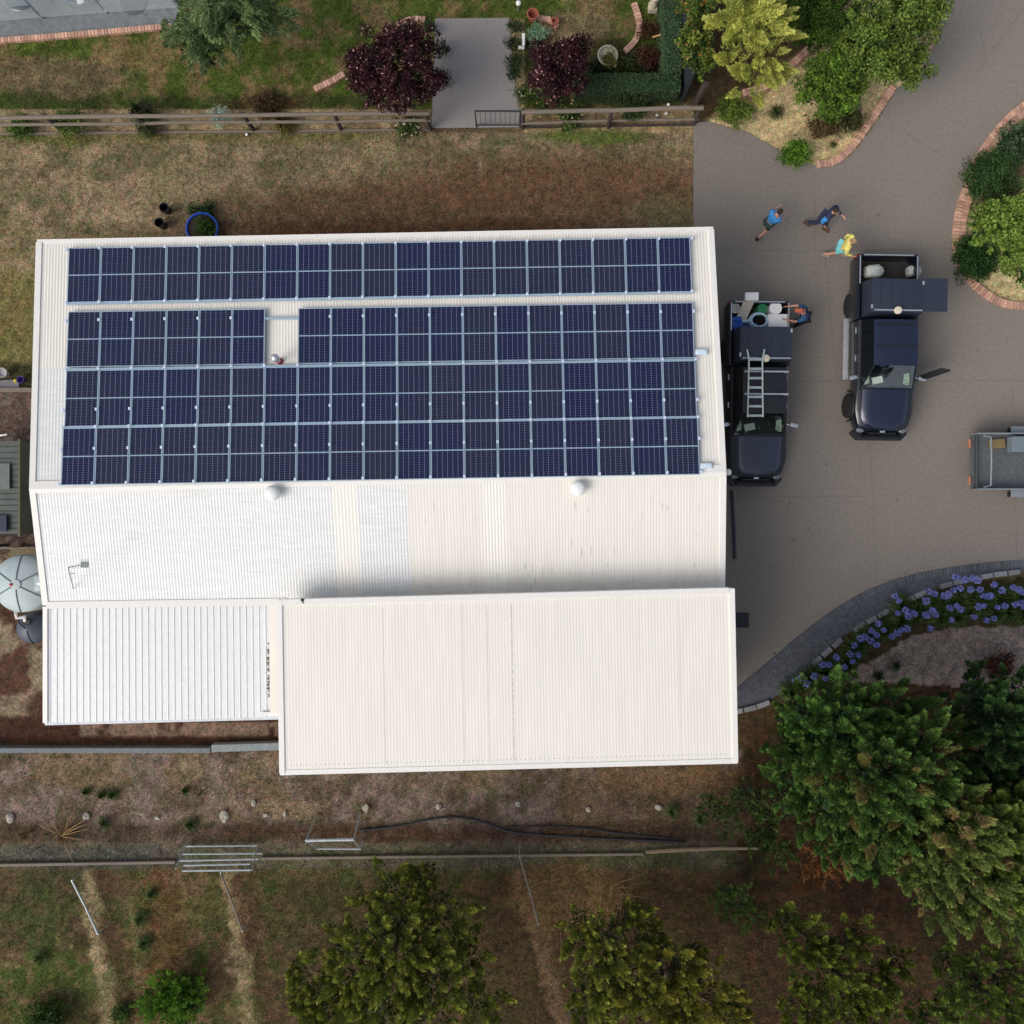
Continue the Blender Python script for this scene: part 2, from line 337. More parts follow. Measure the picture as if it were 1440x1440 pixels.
    e = sstep(1032, 1050, uw)*sstep(940, 965, vw); lay(e, C(64, 50, 38)); lay(e*sstep(.46, .6, n2), C(50, 48, 30), .7); lay(e*sstep(.52, .62, n5), C(88, 62, 46), .5)
    def pm(poly): return inpoly(u+(n3-.5)*10, v+(n5-.5)*10, poly).astype(float)
    lay(pm(GRAV), C(138, 124, 118)); lay(pm(BED), C(72, 62, 44)); 
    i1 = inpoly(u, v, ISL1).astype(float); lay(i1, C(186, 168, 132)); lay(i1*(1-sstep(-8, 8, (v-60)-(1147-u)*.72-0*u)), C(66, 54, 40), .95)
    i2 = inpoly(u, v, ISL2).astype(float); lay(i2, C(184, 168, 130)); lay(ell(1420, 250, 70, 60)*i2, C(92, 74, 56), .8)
    n6 = fbm(X, Y, 6.5, 131, 2)[..., None]; col = col*(.6+.8*n3[..., None])*(.8+.4*n6); g_ = col.mean(-1, keepdims=True); return np.clip((g_+(col-g_)*1.08)*1.06, 0, 1)
def axis_coords():
    a = np.arange(-18, 18.01, .065); o = np.array([19, 21, 25, 32, 45, 70, 120, 200, 400.]); return np.concatenate([-o[::-1], a, o])
xs = axis_coords(); GX, GY = np.meshgrid(xs, xs, indexing='ij'); nx = len(xs)
gz = (fbm(GX, GY, .8, 5)-.5)*.03+(fbm(GX, GY, 6, 9, 2)-.5)*.02-.03; gz = np.where(inpoly(720+GX*S, 720-GY*S, DRIVE), -.05, gz)
gv = np.stack([GX, GY, gz], -1).reshape(-1, 3)
ii, jj = np.meshgrid(np.arange(nx-1), np.arange(nx-1), indexing='ij'); q = np.stack([ii*nx+jj, (ii+1)*nx+jj, (ii+1)*nx+jj+1, ii*nx+jj+1], -1).reshape(-1, 4)
me = bpy.data.meshes.new('ground'); me.vertices.add(len(gv)); me.vertices.foreach_set('co', gv.astype(np.float32).ravel())
me.loops.add(q.size); me.loops.foreach_set('vertex_index', q.astype(np.int32).ravel()); me.polygons.add(len(q)); me.polygons.foreach_set('loop_start', np.arange(0, q.size, 4, dtype=np.int32)); me.update()
me.polygons.foreach_set('use_smooth', np.ones(len(q), bool))
ca = me.color_attributes.new('Col', 'FLOAT_COLOR', 'POINT'); cc = np.ones((len(gv), 4), np.float32); cc[:, :3] = gcol(GX, GY).reshape(-1, 3); ca.data.foreach_set('color', cc.ravel())
gm = bpy.data.materials.new('soil_and_turf'); gm.use_nodes = True; nt = gm.node_tree; b = nt.nodes['Principled BSDF']; b.inputs['Roughness'].default_value = .95; b.inputs['Specular IOR Level'].default_value = .1
a = nt.nodes.new('ShaderNodeVertexColor'); a.layer_name = 'Col'; tc = nt.nodes.new('ShaderNodeTexCoord')
def nz_(sc_, det, lo, hi):
    n = nt.nodes.new('ShaderNodeTexNoise'); n.inputs['Scale'].default_value = sc_; n.inputs['Detail'].default_value = det; nt.links.new(tc.outputs['Object'], n.inputs['Vector'])
    r = nt.nodes.new('ShaderNodeMapRange'); r.inputs[1].default_value = .32; r.inputs[2].default_value = .68; r.inputs[3].default_value = lo; r.inputs[4].default_value = hi; nt.links.new(n.outputs[0], r.inputs[0]); return r.outputs[0], n.outputs[0]
f1, h1 = nz_(10, 5, .7, 1.3); f2, h2 = nz_(32, 3, .45, 1.55)
mm = nt.nodes.new('ShaderNodeMath'); mm.operation = 'MULTIPLY'; nt.links.new(f1, mm.inputs[0]); nt.links.new(f2, mm.inputs[1])
vm = nt.nodes.new('ShaderNodeVectorMath'); vm.operation = 'SCALE'; nt.links.new(a.outputs[0], vm.inputs[0]); nt.links.new(mm.outputs[0], vm.inputs['Scale'])
f3, _ = nz_(7, 4, 0, 1); tm = nt.nodes.new('ShaderNodeMix'); tm.data_type = 'RGBA'; tm.inputs[6].default_value = (.86, 1.06, .9, 1); tm.inputs[7].default_value = (1.14, .96, 1.0, 1); nt.links.new(f3, tm.inputs[0])
vt = nt.nodes.new('ShaderNodeVectorMath'); vt.operation = 'MULTIPLY'; nt.links.new(vm.outputs[0], vt.inputs[0]); nt.links.new(tm.outputs[2], vt.inputs[1]); nt.links.new(vt.outputs[0], b.inputs['Base Color'])
bp = nt.nodes.new('ShaderNodeBump'); bp.inputs['Strength'].default_value = .7; bp.inputs['Distance'].default_value = .04; nt.links.new(h2, bp.inputs['Height']); nt.links.new(bp.outputs[0], b.inputs['Normal'])
me.materials.append(gm); go = bpy.data.objects.new('ground', me); COL.objects.link(go); go['kind'] = 'structure'

# driveway, path, patio
DRV = mat('driveway_concrete', C(131, 123, 115), .85, var=.09, scale=26, bump=.2, bscale=60, var2=C(123, 116, 108))
dr = sheet('driveway', DRIVE, .0, DRV)
JM = mat('joint_sealant', C(98, 92, 88), .9)
b = MB()
def strip(b, pts, wd, z):
    pts = [P(x, y, z) for x, y in pts]
    for p, q_ in zip(pts[:-1], pts[1:]):
        d = (q_-p).normalized(); s_ = Vector((-d.y, d.x, 0))*wd/2; b.add([p-s_, q_-s_, q_+s_, p+s_], [(0, 1, 2, 3)])
for pts in ([(1010, 352), (1200, 352), (1338, 350)], [(1106, 536), (1440, 535)], [(1144, 240), (1146, 351)], [(1160, 353), (1170, 470), (1178, 535)], [(1222, 620), (1228, 700), (1232, 822)], [(1424, 537), (1426, 610)], [(1428, 692), (1430, 786)],
            [(1160, 353), (1125, 420)], [(1020, 700), (1222, 698)], [(1255, 175), (1330, 222)], [(1370, 110), (1440, 10)]): strip(b, pts, .011, .004)
jo = b.build('driveway_joints', JM); jo['kind'] = 'structure'
b = MB(); random.seed(5)
def crack(p, a, n, st):
    pts = [p]
    for k in range(n): a += random.uniform(-.5, .5); pts.append((pts[-1][0]+st*math.cos(a), pts[-1][1]+st*math.sin(a)))
    strip(b, pts, .009, .0045)
for p, a, n, st in (((978, 176), .5, 12, 5), ((985, 178), 1.1, 6, 5), ((1010, 190), .2, 9, 6), ((1380, 45), 1.2, 12, 7), ((1230, 620), 1.6, 14, 8), ((1125, 420), 2.2, 10, 6), ((1270, 690), .2, 10, 8), ((1400, 500), 2.6, 8, 7)): crack(p, a, n, st)
o = b.build('driveway_cracks', JM); o['kind'] = 'structure'
STN2 = mat('old_stain', C(108, 102, 96), .85, var=.1, scale=20)
b = MB()
for k in range(26):
    cx, cy = random.choice([(random.uniform(1060, 1180), random.uniform(700, 820)), (random.uniform(1120, 1420), random.uniform(440, 780)), (random.uniform(1000, 1300), random.uniform(250, 340))]); rr = random.uniform(.02, .06); p = P(cx, cy, .005+.0002*k); n = 9
    b.add([p+Vector((math.cos(2*PI*j/n)*rr*random.uniform(.6, 1.2), math.sin(2*PI*j/n)*rr*random.uniform(.6, 1.2), 0)) for j in range(n)], [tuple(range(n))])
o = b.build('driveway_stains', STN2); o['kind'] = 'structure'
CONC = mat('path_concrete', C(142, 136, 134), .85, var=.07, scale=9, bump=.15, bscale=70)
sheet('path', [(612, 26), (716, 25), (722, 100), (734, 179), (607, 180)], .0, CONC)
PAT = mat('patio_paving', C(118, 122, 126), .8, var=.16, scale=14, bump=.3, bscale=50, var2=C(104, 110, 112))
sheet('patio', [(-400, 80), (0, 56), (120, 47), (244, 36), (262, -20), (262, -400), (-400, -400)], .0, PAT)

# ---------------------------------------------------------------- the big shed
ZE, ZR, ZS = 3.6, 4.32, 3.8
NW, NE, RW, RE = P(52, 341, ZE), P(1003, 323, ZE), P(42.5, 688, ZR), P(1020.5, 664, ZR)
SW, SE = P(61, 851, ZS), P(1018.5, 838, ZS)
CREAM = mat('cream_steel', (.79, .755, .685), .45, var=.04, scale=2.2, stretch=(2.2, .18, 1), spec=.4)
GALV = mat('weathered_zinc_steel', (.72, .73, .715), .42, var=.07, scale=5, stretch=(.5, 3.5, 1), var2=(.76, .765, .75))
TRANS = mat('translucent_fibreglass', (.84, .81, .735), .5, var=.02)
TRIM = mat('trim_steel', (.80, .78, .735), .45, var=.03)
WALLM = mat('wall_cladding', (.55, .52, .46), .6, var=.05)
shed = thing('farm_shed', 'long white and cream metal-roofed shed carrying the solar panels', 'building', P(540, 700, 0))
def corr(name, A, B, Cc, D, m, pitch=.087, amp=.004, nv=5, kind='sine', u0=0, u1=1, v0=0, v1=1, off=0, label=None):
    """A,B top left/right; D,C bottom left/right"""
    Wd = (B-A).length*(u1-u0); b = MB(); n = max(4, int(Wd/pitch)); prof = []
    if kind == 'sine':
        for i in range(n*6+1): t = i/(n*6); prof.append((t, amp*math.sin(2*PI*t*n)))
    else:
        for i in range(n):
            for t, h in ((0, 0), (.70, 0), (.78, 1), (.90, 1), (.98, 0)): prof.append(((i+t)/n, h*amp))
        prof.append((1, 0))
    N = ((B-A).cross(A-D)).normalized()
    if N.z < 0: N = -N
    m_ = len(prof)
    for j in range(nv+1):
        v = v0+(v1-v0)*j/nv
        for t, h in prof:
            u = u0+(u1-u0)*t; p = A.lerp(B, u).lerp(D.lerp(Cc, u), v); b.v.append(p+N*(h+off))
    for j in range(nv):
        for i in range(m_-1): b.f.append((j*m_+i, j*m_+i+1, (j+1)*m_+i+1, (j+1)*m_+i))
    return b.build(name, m, shed, world=True, smooth=60 if kind == 'sine' else None, label=label)
corr('roof_sheet', NW, NE, RE, RW, CREAM, v1=.52, amp=.005)
corr('roof_sheet', NW, NE, RE, RW, GALV, u1=.06, v0=.52, label='bluish zinc roof sheet at the left end')
corr('roof_sheet', NW, NE, RE, RW, CREAM, u0=.06, v0=.52)
fr = lambda x: (x-44)/(1019-44)
for x0, x1, m, nm, lb in ((44, 467, GALV, 'roof_sheet', 'bluish weathered zinc roof sheets'), (467, 501, TRANS, 'skylight_sheet', 'pale cream skylight strip'), (501, 571, GALV, 'roof_sheet', 'short run of bluish zinc sheets'), (571, 678, CREAM, 'roof_sheet', None),
                      (678, 709, TRANS, 'skylight_sheet', 'pale cream skylight strip'), (709, 1019, CREAM, 'roof_sheet', None)):
    corr(nm, RW, RE, SE, SW, m, u0=fr(x0), u1=fr(x1), amp=.0035 if m is not CREAM else .002, label=lb)
L1, L2, L3, L4 = P(63, 853, 3.72), P(402, 845, 3.72), P(404, 1008, 3.35), P(63, 1016.5, 3.35)
corr('lean_to_roof', L1, L2, L3, L4, mat('lean_to_steel', (.715, .73, .73), .4, var=.06, scale=6, stretch=(2, 1, 1)), pitch=.186, amp=.017, kind='trap', nv=4, label='ribbed pale blue-white lean-to roof')
U1, U2, U3, U4 = P(390, 844, 4.72), P(1032, 827.5, 4.72), P(1037, 1071, 4.45), P(394, 1087.5, 4.45)
corr('raised_roof', U1, U2, U3, U4, CREAM, pitch=.087, amp=.0016, nv=4, label='raised cream roof of the rear bay')
def flat_trim(name, pts, wd, th, up=.02, m=TRIM):
    b = MB()
    for p, q_ in zip(pts[:-1], pts[1:]):
        d = (q_-p).normalized(); s_ = Vector((-d.y, d.x, 0)).normalized()*wd/2; n = Vector((0, 0, th)); o = Vector((0, 0, up)); vs = [p-s_+o, q_-s_+o, q_+s_+o, p+s_+o]
        b.add(vs+[v-n for v in vs], [(0, 1, 2, 3), (7, 6, 5, 4), (0, 4, 5, 1), (1, 5, 6, 2), (2, 6, 7, 3), (3, 7, 4, 0)])
    return b.build(name, m, shed, world=True)
ex = (NE-NW).normalized()
# barges at both gable ends
flat_trim('barge_capping', [NW+ex*.07, RW+ex*.07], .17, .22, .035); flat_trim('barge_capping', [RW+ex*.07, SW+ex*.07], .17, .22, .034)
flat_trim('barge_capping', [NE-ex*.07, RE-ex*.07], .17, .22, .035); flat_trim('barge_capping', [RE-ex*.07, SE-ex*.07], .17, .22, .034)
flat_trim('gutter', [NW+Vector((0, .02, 0)), NE+Vector((0, .02, 0))], .13, .12, .012)
# ridge cap
b = MB(); N1 = Vector((0, .22, -.03)); N2 = Vector((0, -.12, -.02)); e_ = Vector((0, 0, .045))
b.add([RW+e_, RE+e_, RE+e_+N1, RW+e_+N1, RE+e_+N2, RW+e_+N2], [(0, 1, 2, 3), (0, 5, 4, 1)]); b.build('ridge_cap', TRIM, shed, world=True)
flat_trim('apron_flashing', [SW+Vector((.1, .0, 0)), P(404, 846, ZS)], .2, .03, .045)
flat_trim('lean_to_gutter', [L4+Vector((0, -.02, 0)), L3+Vector((0, -.02, 0))], .11, .1, .0, mat('zinc_gutter', (.62, .65, .68), .45))
flat_trim('lean_to_barge', [L1+Vector((.03, 0, 0)), L4+Vector((.03, 0, 0))], .13, .16, .05)
flat_trim('flashing_strip', [P(366, 1004, 3.4), P(393, 1003, 3.4)], .12, .03, .06, mat('white_trim', (.85, .85, .85), .4))
flat_trim('lean_to_flashing', [P(386, 850, 3.78), P(387.5, 1003, 3.42)], .3, .02, .05, CREAM)
for A_, B_, nm in ((U1, U4, 'raised_barge'), (U2, U3, 'raised_barge')):
    s_ = .06 if A_ is U1 else -.06; flat_trim(nm, [A_+ex*s_, B_+ex*s_], .15, .3, .04)
flat_trim('raised_barge', [U1+Vector((.14, -.06, 0)), U2+Vector((-.14, -.06, 0))], .16, .3, .038); flat_trim('raised_gutter', [U4+Vector((0, .02, 0)), U3+Vector((0, .02, 0))], .14, .16, .02)
SEAM = mat('seam_dirt', C(208, 204, 194), .7, var=.3, scale=3, stretch=(1, 3, 1))
for xx, wd in ((540, .005), (651, .005), (686, .007), (720.5, .017), (955, .005)):
    u = (xx-392)/(1034-392); A_ = U1.lerp(U2, u); B_ = U4.lerp(U3, u); d = (B_-A_).normalized(); s_ = Vector((1, 0, 0))*wd; n_ = Vector((0, 0, .004)); b = MB(); A2 = A_+d*.3; B2 = B_-d*.15; b.add([A2-s_+n_, A2+s_+n_, B2+s_+n_, B2-s_+n_], [(0, 1, 2, 3)]); b.build('lap_seam', SEAM, shed, world=True)
for v_ in (.955,):
    b = MB()
    for k in range(92):
        u = .02+.96*(k+.5)/92; p = U1.lerp(U2, u).lerp(U4.lerp(U3, u), v_); b.lathe([(.014, .0), (.012, .012), (.001, .014)], p, 6)
    b.build('screw_row', mat('screw_heads', C(186, 182, 174), .6), shed, world=True)
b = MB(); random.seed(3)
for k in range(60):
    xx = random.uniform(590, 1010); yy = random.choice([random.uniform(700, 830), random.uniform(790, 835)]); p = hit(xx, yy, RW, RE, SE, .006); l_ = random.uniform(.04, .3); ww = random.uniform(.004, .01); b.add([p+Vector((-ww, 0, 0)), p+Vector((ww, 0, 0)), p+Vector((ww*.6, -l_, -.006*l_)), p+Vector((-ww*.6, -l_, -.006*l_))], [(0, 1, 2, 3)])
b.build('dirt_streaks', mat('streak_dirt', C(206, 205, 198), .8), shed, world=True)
# walls
def wallbox(name, A, B, Cc, D, zs, ins):
    c = (A+B+Cc+D)/4; pts = []
    for p in (A, B, Cc, D):
        d = (c-p); pts.append(Vector((p.x+ins*math.copysign(1, d.x), p.y+ins*math.copysign(1, d.y), 0)))
    b = MB(); n = 4
    for i in range(4):
        p, q_ = pts[i], pts[(i+1) % 4]; b.add([p, q_, Vector((q_.x, q_.y, zs[(i+1) % 4])), Vector((p.x, p.y, zs[i]))], [(0, 1, 2, 3)])
    return b.build(name, WALLM, shed, world=True)
wallbox('wall', NW, NE, SE, SW, (3.5, 3.5, 3.65, 3.65), .28); wallbox('wall', L1, P(388, 845, 3.7), P(388, 1008, 3.35), L4, (3.6, 3.6, 3.25, 3.25), .2)
wallbox('wall', U1, U2, U3, U4, (4.64, 4.64, 4.36, 4.36), .22)
# gable triangles
for A_, R_, B_, s_ in ((NW, RW, SW, 1), (NE, RE, SE, -1)):
    b = MB(); o = ex*.28*s_; b.add([Vector((A_.x, A_.y-.3, 3.45))+o, Vector((R_.x, R_.y, 4.26))+o, Vector((B_.x, B_.y+.3, 3.6))+o], [(0, 1, 2)]); b.build('gable', WALLM, shed, world=True)
# column of small dark flattened dashes beside the raised bay
b = MB()
for k in range(34):
    py = 905+k*2.25; pz = 3.72-.37*(py-853)/163
    for xx in (377.5, 382):
        if random.random() < .8 and k % 4 != 3:
            p = P(xx+random.uniform(-1, 1), py, pz+.03); s_ = random.uniform(.03, .06)
            b.ball(p, (s_*.9, s_*.55, .02), 6)
tag(b.build('roof_dashes', mat('dark_dashes', C(112, 114, 106), .9, island=.4)), 'small dark dashes in a column beside the raised bay', 'litter', kind='stuff')

# ---------------------------------------------------------------- solar array
ALU = mat('aluminium', C(158, 180, 198), .4, metal=.15, var=.03)
def cell_mat():
    m = bpy.data.materials.new('solar_cells'); m.use_nodes = True; nt = m.node_tree; b = nt.nodes['Principled BSDF']; L = nt.links.new
    tc = nt.nodes.new('ShaderNodeTexCoord'); sp = nt.nodes.new('ShaderNodeSeparateXYZ'); L(tc.outputs['Object'], sp.inputs[0])
    def M(op, a, b_=None, c=None):
        n = nt.nodes.new('ShaderNodeMath'); n.operation = op
        for i, x in enumerate((a, b_, c)):
            if x is None: continue
            if isinstance(x, (int, float)): n.inputs[i].default_value = x
            else: L(x, n.inputs[i])
        return n.outputs[0]
    def line(coord, pitch, half, ph=0):     # 1 on a line
        t = M('ABSOLUTE', M('SUBTRACT', M('FRACT', M('ADD', M('DIVIDE', coord, pitch), ph)), .5)); return M('GREATER_THAN', t, .5-half/pitch)
    cw = CW
    vg = line(sp.outputs[0], cw, .006, .0); hg = line(sp.outputs[1], CHH, .004, 0); bb = line(sp.outputs[0], cw/5, .0022, .0)
    mid = M('LESS_THAN', M('ABSOLUTE', sp.outputs[1]), .016)
    oi = nt.nodes.new('ShaderNodeObjectInfo')
    nz = nt.nodes.new('ShaderNodeTexNoise'); nz.inputs['Scale'].default_value = 3; L(tc.outputs['Object'], nz.inputs['Vector'])
    # cells: each cell its own slight tint
    cmb = nt.nodes.new('ShaderNodeCombineXYZ'); L(M('FLOOR', M('DIVIDE', sp.outputs[0], cw)), cmb.inputs[0]); L(M('FLOOR', M('DIVIDE', sp.outputs[1], CHH*2)), cmb.inputs[1]); L(oi.outputs['Random'], cmb.inputs[2])
    wn_ = nt.nodes.new('ShaderNodeTexWhiteNoise'); L(cmb.outputs[0], wn_.inputs[0])
    mx = nt.nodes.new('ShaderNodeMix'); mx.data_type = 'RGBA'; mx.inputs[6].default_value = (*C(6, 16, 60), 1); mx.inputs[7].default_value = (*C(30, 35, 50), 1)
    L(M('ADD', M('MULTIPLY', wn_.outputs['Value'], .35), M('MULTIPLY', oi.outputs['Random'], .65)), mx.inputs[0])
    def mixc(fac, a, col):
        n = nt.nodes.new('ShaderNodeMix'); n.data_type = 'RGBA'; L(fac, n.inputs[0]); L(a, n.inputs[6]); n.inputs[7].default_value = (*col, 1); return n.outputs[2]
    c = mixc(M('MULTIPLY', bb, .5), mx.outputs[2], C(84, 88, 110)); c = mixc(M('MULTIPLY', hg, .7), c, C(84, 92, 122)); c = mixc(M('MULTIPLY', vg, .8), c, C(122, 126, 150)); c = mixc(mid, c, C(150, 172, 190))
    L(c, b.inputs['Base Color']); b.inputs['Roughness'].default_value = .25; b.inputs['Specular IOR Level'].default_value = .2; return m
rows = [((95.5, 348), (972, 333.5), (95, 427), (972, 411)), ((95, 437.5), (974, 425), (94, 517.5), (977.3, 504)), ((94, 521.5), (977.5, 507), (89.5, 600), (980.7, 586)), ((89.5, 603), (981, 589), (84.5, 682), (985, 665.5))]
OFF = .12
RH = [[hit(x, y, NW, NE, RW, OFF) for x, y in r] for r in rows]
AX = sum(((r[1]-r[0]).normalized() for r in RH), Vector((0, 0, 0))).normalized()
NN = (NE-NW).cross(RW-NW).normalized(); NN = NN if NN.z > 0 else -NN
AX = (AX-NN*AX.dot(NN)).normalized(); AY = NN.cross(AX)
PW = sum((r[1]-r[0]).length for r in RH)/4/19; PH = sum((r[2]-r[0]).length for r in RH)/4
GAP = .018; hw, hh, fw = (PW-GAP)/2, PH/2-.006, .022; CW = (2*hw-2*fw)/6; CHH = (2*hh-2*fw)/24
CELL = cell_mat()
ORD = ['', 'first', 'second', 'third', 'fourth', 'fifth', 'sixth', 'seventh', 'eighth', 'ninth', 'tenth']
RN = ['top row', 'second row', 'third row', 'bottom row']
def mkpanel():
    t = thing('solar_panel', '', 'solar panel', group='solar panels on the shed roof')
    b = MB()
    for c, d in (((0, hh-fw/2, .0), (2*hw, fw, .035)), ((0, -hh+fw/2, 0), (2*hw, fw, .035)), ((hw-fw/2, 0, 0), (fw, 2*hh-2*fw, .035)), ((-hw+fw/2, 0, 0), (fw, 2*hh-2*fw, .035))): b.box(c, d)
    b.build('frame', ALU, t); b = MB(); b.box((0, 0, .006), (2*hw-2*fw, 2*hh-2*fw, .012)); b.build('glass', CELL, t); return t
proto = mkpanel(); first = True
for ri, r in enumerate(RH):
    vis = [k for k in range(19) if not (ri == 1 and k == 6)]
    for k in vis:
        if first: o = proto; first = False
        else:
            o = proto.copy(); COL.objects.link(o)
            for ch in proto.children: c = ch.copy(); COL.objects.link(c); c.parent = o
        u = (k+.5)/19; p = (r[0].lerp(r[1], u)+r[2].lerp(r[3], u))/2
        ax = (r[1]-r[0]).normalized(); ax = (ax-NN*ax.dot(NN)).normalized(); ay = NN.cross(ax)
        o.matrix_world = Matrix.Translation(p) @ Matrix((ax, ay, NN)).transposed().to_4x4()
        if k == 9: w_ = 'middle panel'
        elif k < 9: w_ = ORD[k+1]+' panel from the left'
        else: w_ = ORD[19-k]+' panel from the right'
        if ri == 1 and k == 5: w_ = 'panel just left of the gap'
        if ri == 1 and k == 7: w_ = 'panel just right of the gap'
        if ri == 1 and k == 9: w_ = 'tenth panel from the right'
        o['label'] = 'dark blue solar panel, %s in the %s' % (w_, RN[ri])
# rails with clamps
ncl = [(.04, 1.0), (.18, 1.025), (.71, 1.018), (.37, .985)]
CL = mat('clamp_metal', C(205, 215, 235), .3, var=.02)
rp = ['upper', 'lower']
for ri, r in enumerate(RH):
    for si, v in enumerate(ncl[ri]):
        A_ = r[0].lerp(r[2], v); B_ = r[1].lerp(r[3], v); t = thing('mounting_rail', 'thin aluminium %s rail under the %s of solar panels' % (rp[si], RN[ri]), 'rail', A_-NN*.09, group='mounting rails under the solar panels')
        b = MB(); d = (B_-A_).normalized(); b.box((A_+B_)/2-NN*.02, ((B_-A_).length+.1, .06, .05), M=Matrix((d, NN.cross(d), NN)).transposed().to_4x4()); b.build('rail', ALU, t, world=True)
        cm = None
        for k in range(20):
            if ri == 1 and si == 0 and k in (6, 7): continue
            p = A_.lerp(B_, k/19)
            if cm is None:
                b = MB(); b.box((0, 0, 0), (.065, .08, .02), bev=.006); b.box((0, 0, -.035), (.014, .04, .06)); c = b.build('clamp', CL, t); cm = c
            else: c = cm.copy(); COL.objects.link(c); c.parent = t
            c.location = p+NN*.11-t.location
# things on the roof
def on_south(px, py, off=0): return hit(px, py, RW, RE, SE, off)
def on_north(px, py, off=0): return hit(px, py, NW, NE, RW, off)
WHP = mat('white_plastic', (.82, .82, .80), .4, var=.03); SILV = mat('silver', (.62, .64, .66), .3, metal=.7, var=.05)
for px, py, l in ((386, 694, 'white mushroom roof vent nearer the left end of the ridge'), (812, 687, 'white mushroom roof vent nearer the right end of the ridge')):
    p = on_south(px, py); t = thing('roof_vent', l, 'vent', p, group='mushroom vents below the ridge')
    b = MB(); b.lathe([(.16, -.02), (.15, .02), (.12, .04), (.12, .2)], n=20); b.build('neck', WHP, t, smooth=40)
    b = MB(); b.lathe([(.001, .36), (.1, .35), (.19, .31), (.22, .25), (.22, .2), (.2, .19), (.12, .19)], n=28); b.build('cowl', WHP, t, smooth=50)
p = on_north(394, 508); t = thing('flue', 'silver round-capped flue with red rubber boot in the panel gap', 'flue', p)
b = MB(); b.lathe([(.1, 0), (.09, .05), (.06, .1), (.065, .14)], n=18); b.build('boot', mat('red_rubber', C(150, 50, 55), .6), t, smooth=50)
b = MB(); b.bar((0, 0, .1), (0, 0, .5), .055, 14); b.build('pipe', SILV, t, smooth=50); b = MB(); b.lathe([(.001, .64), (.08, .62), (.115, .56), (.115, .5), (.06, .5)], n=20); b.build('cap', SILV, t, smooth=50)
p = on_north(398, 510); 
for px, py, l in ((985, 496, 'small white isolator shroud beside the right end of the third row'), (992, 655.5, 'small white isolator shroud beside the right end of the bottom row')):
    p = on_north(px, py, .03); t = thing('isolator_box', l, 'isolator', p, group='isolator shrouds beside the panels')
    b = MB(); b.box((0, 0, .06), (.34, .16, .1), bev=.03); b.build('shroud', mat('pale_blue_plastic', C(205, 222, 235), .4), t, smooth=40); b = MB(); b.bar((-.26, -.02, .03), (-.15, -.02, .04), .02); b.box((0, 0, -.0), (.26, .1, .03)); b.build('conduit', WHP, t)
# aerial
p = on_south(103, 828); t = thing('aerial', 'spindly grey television aerial standing on the zinc roof', 'aerial', p)
GRM = mat('grey_metal', C(120, 126, 126), .5, metal=.4)
b = MB(); p1 = P(96, 798, 5.2); p2 = P(116, 794, 5.25); b.tube([p, p.lerp(p1, .6), p1], .014, 6); b.build('mast', GRM, t, world=True)
b = MB(); b.bar(p1, p2, .012, 6)
for k in range(5): q_ = p1.lerp(p2, .1+.2*k); b.bar(q_-Vector((0, .05+.01*k, 0)), q_+Vector((0, .05+.01*k, 0)), .005, 4)
q_ = p.lerp(p1, .72); b.bar(q_, q_+Vector((.16, .01, 0)), .01, 5); b.build('boom', GRM, t, world=True)
b = MB(); b.box(p2+Vector((.06, 0, 0)), (.2, .16, .04))
for k in range(4): b.bar(p2+Vector((-.03+.06*k, .05, .02)), p2+Vector((-.03+.06*k, .17, .02)), .006, 4)
b.build('reflector', GRM, t, world=True)
p = hit(425, 843.5, U1, U2, U4, .05); b = MB(); b.ball(p, (.05, .05, .04), 8); b.bar(p, p+Vector((.02, -.1, 0)), .015); tag(b.build('roof_bracket', mat('black_plastic', C(40, 42, 44), .5)), 'small black bracket on the top edge of the raised roof', 'bracket')
p = P(1024, 664, 4.0); t = thing('floodlight', 'white round floodlight on the gable end above the black ute', 'light', p); b = MB(); b.ball((0, 0, 0), (.1, .1, .08), 12); b.build('lens', WHP, t, smooth=60); b = MB(); b.bar((-.3, 0, 0), (-.02, 0, 0), .025); b.build('arm', WHP, t)

# ---------------------------------------------------------------- driveway bits
t = MB(); t.tube([P(1029, 690, .05), P(1032, 740, .05), P(1033.5, 786, .05)], .055, 10); tag(t.build('downpipe', mat('black_pvc', C(48, 50, 58), .5), smooth=50), 'long black pipe lying along the wall on the driveway', 'pipe')
t = thing('drain_grate', 'dark square drain grate in the driveway by the rear bay', 'drain', P(1044, 872, 0)); b = MB()
for k in range(7): b.box((-.16+.055*k, 0, .012), (.03, .44, .014))
b.build('grille', mat('dark_iron', C(52, 54, 62), .6), t); b = MB(); b.box((0, .235, .012), (.42, .03, .018)); b.box((0, -.235, .012), (.42, .03, .018)); b.box((.2, 0, .012), (.03, .44, .018)); b.box((-.2, 0, .012), (.03, .44, .018)); b.box((0, 0, .0045), (.38, .44, .003)); b.build('frame', mat('darker_iron', C(40, 42, 50), .6), t)
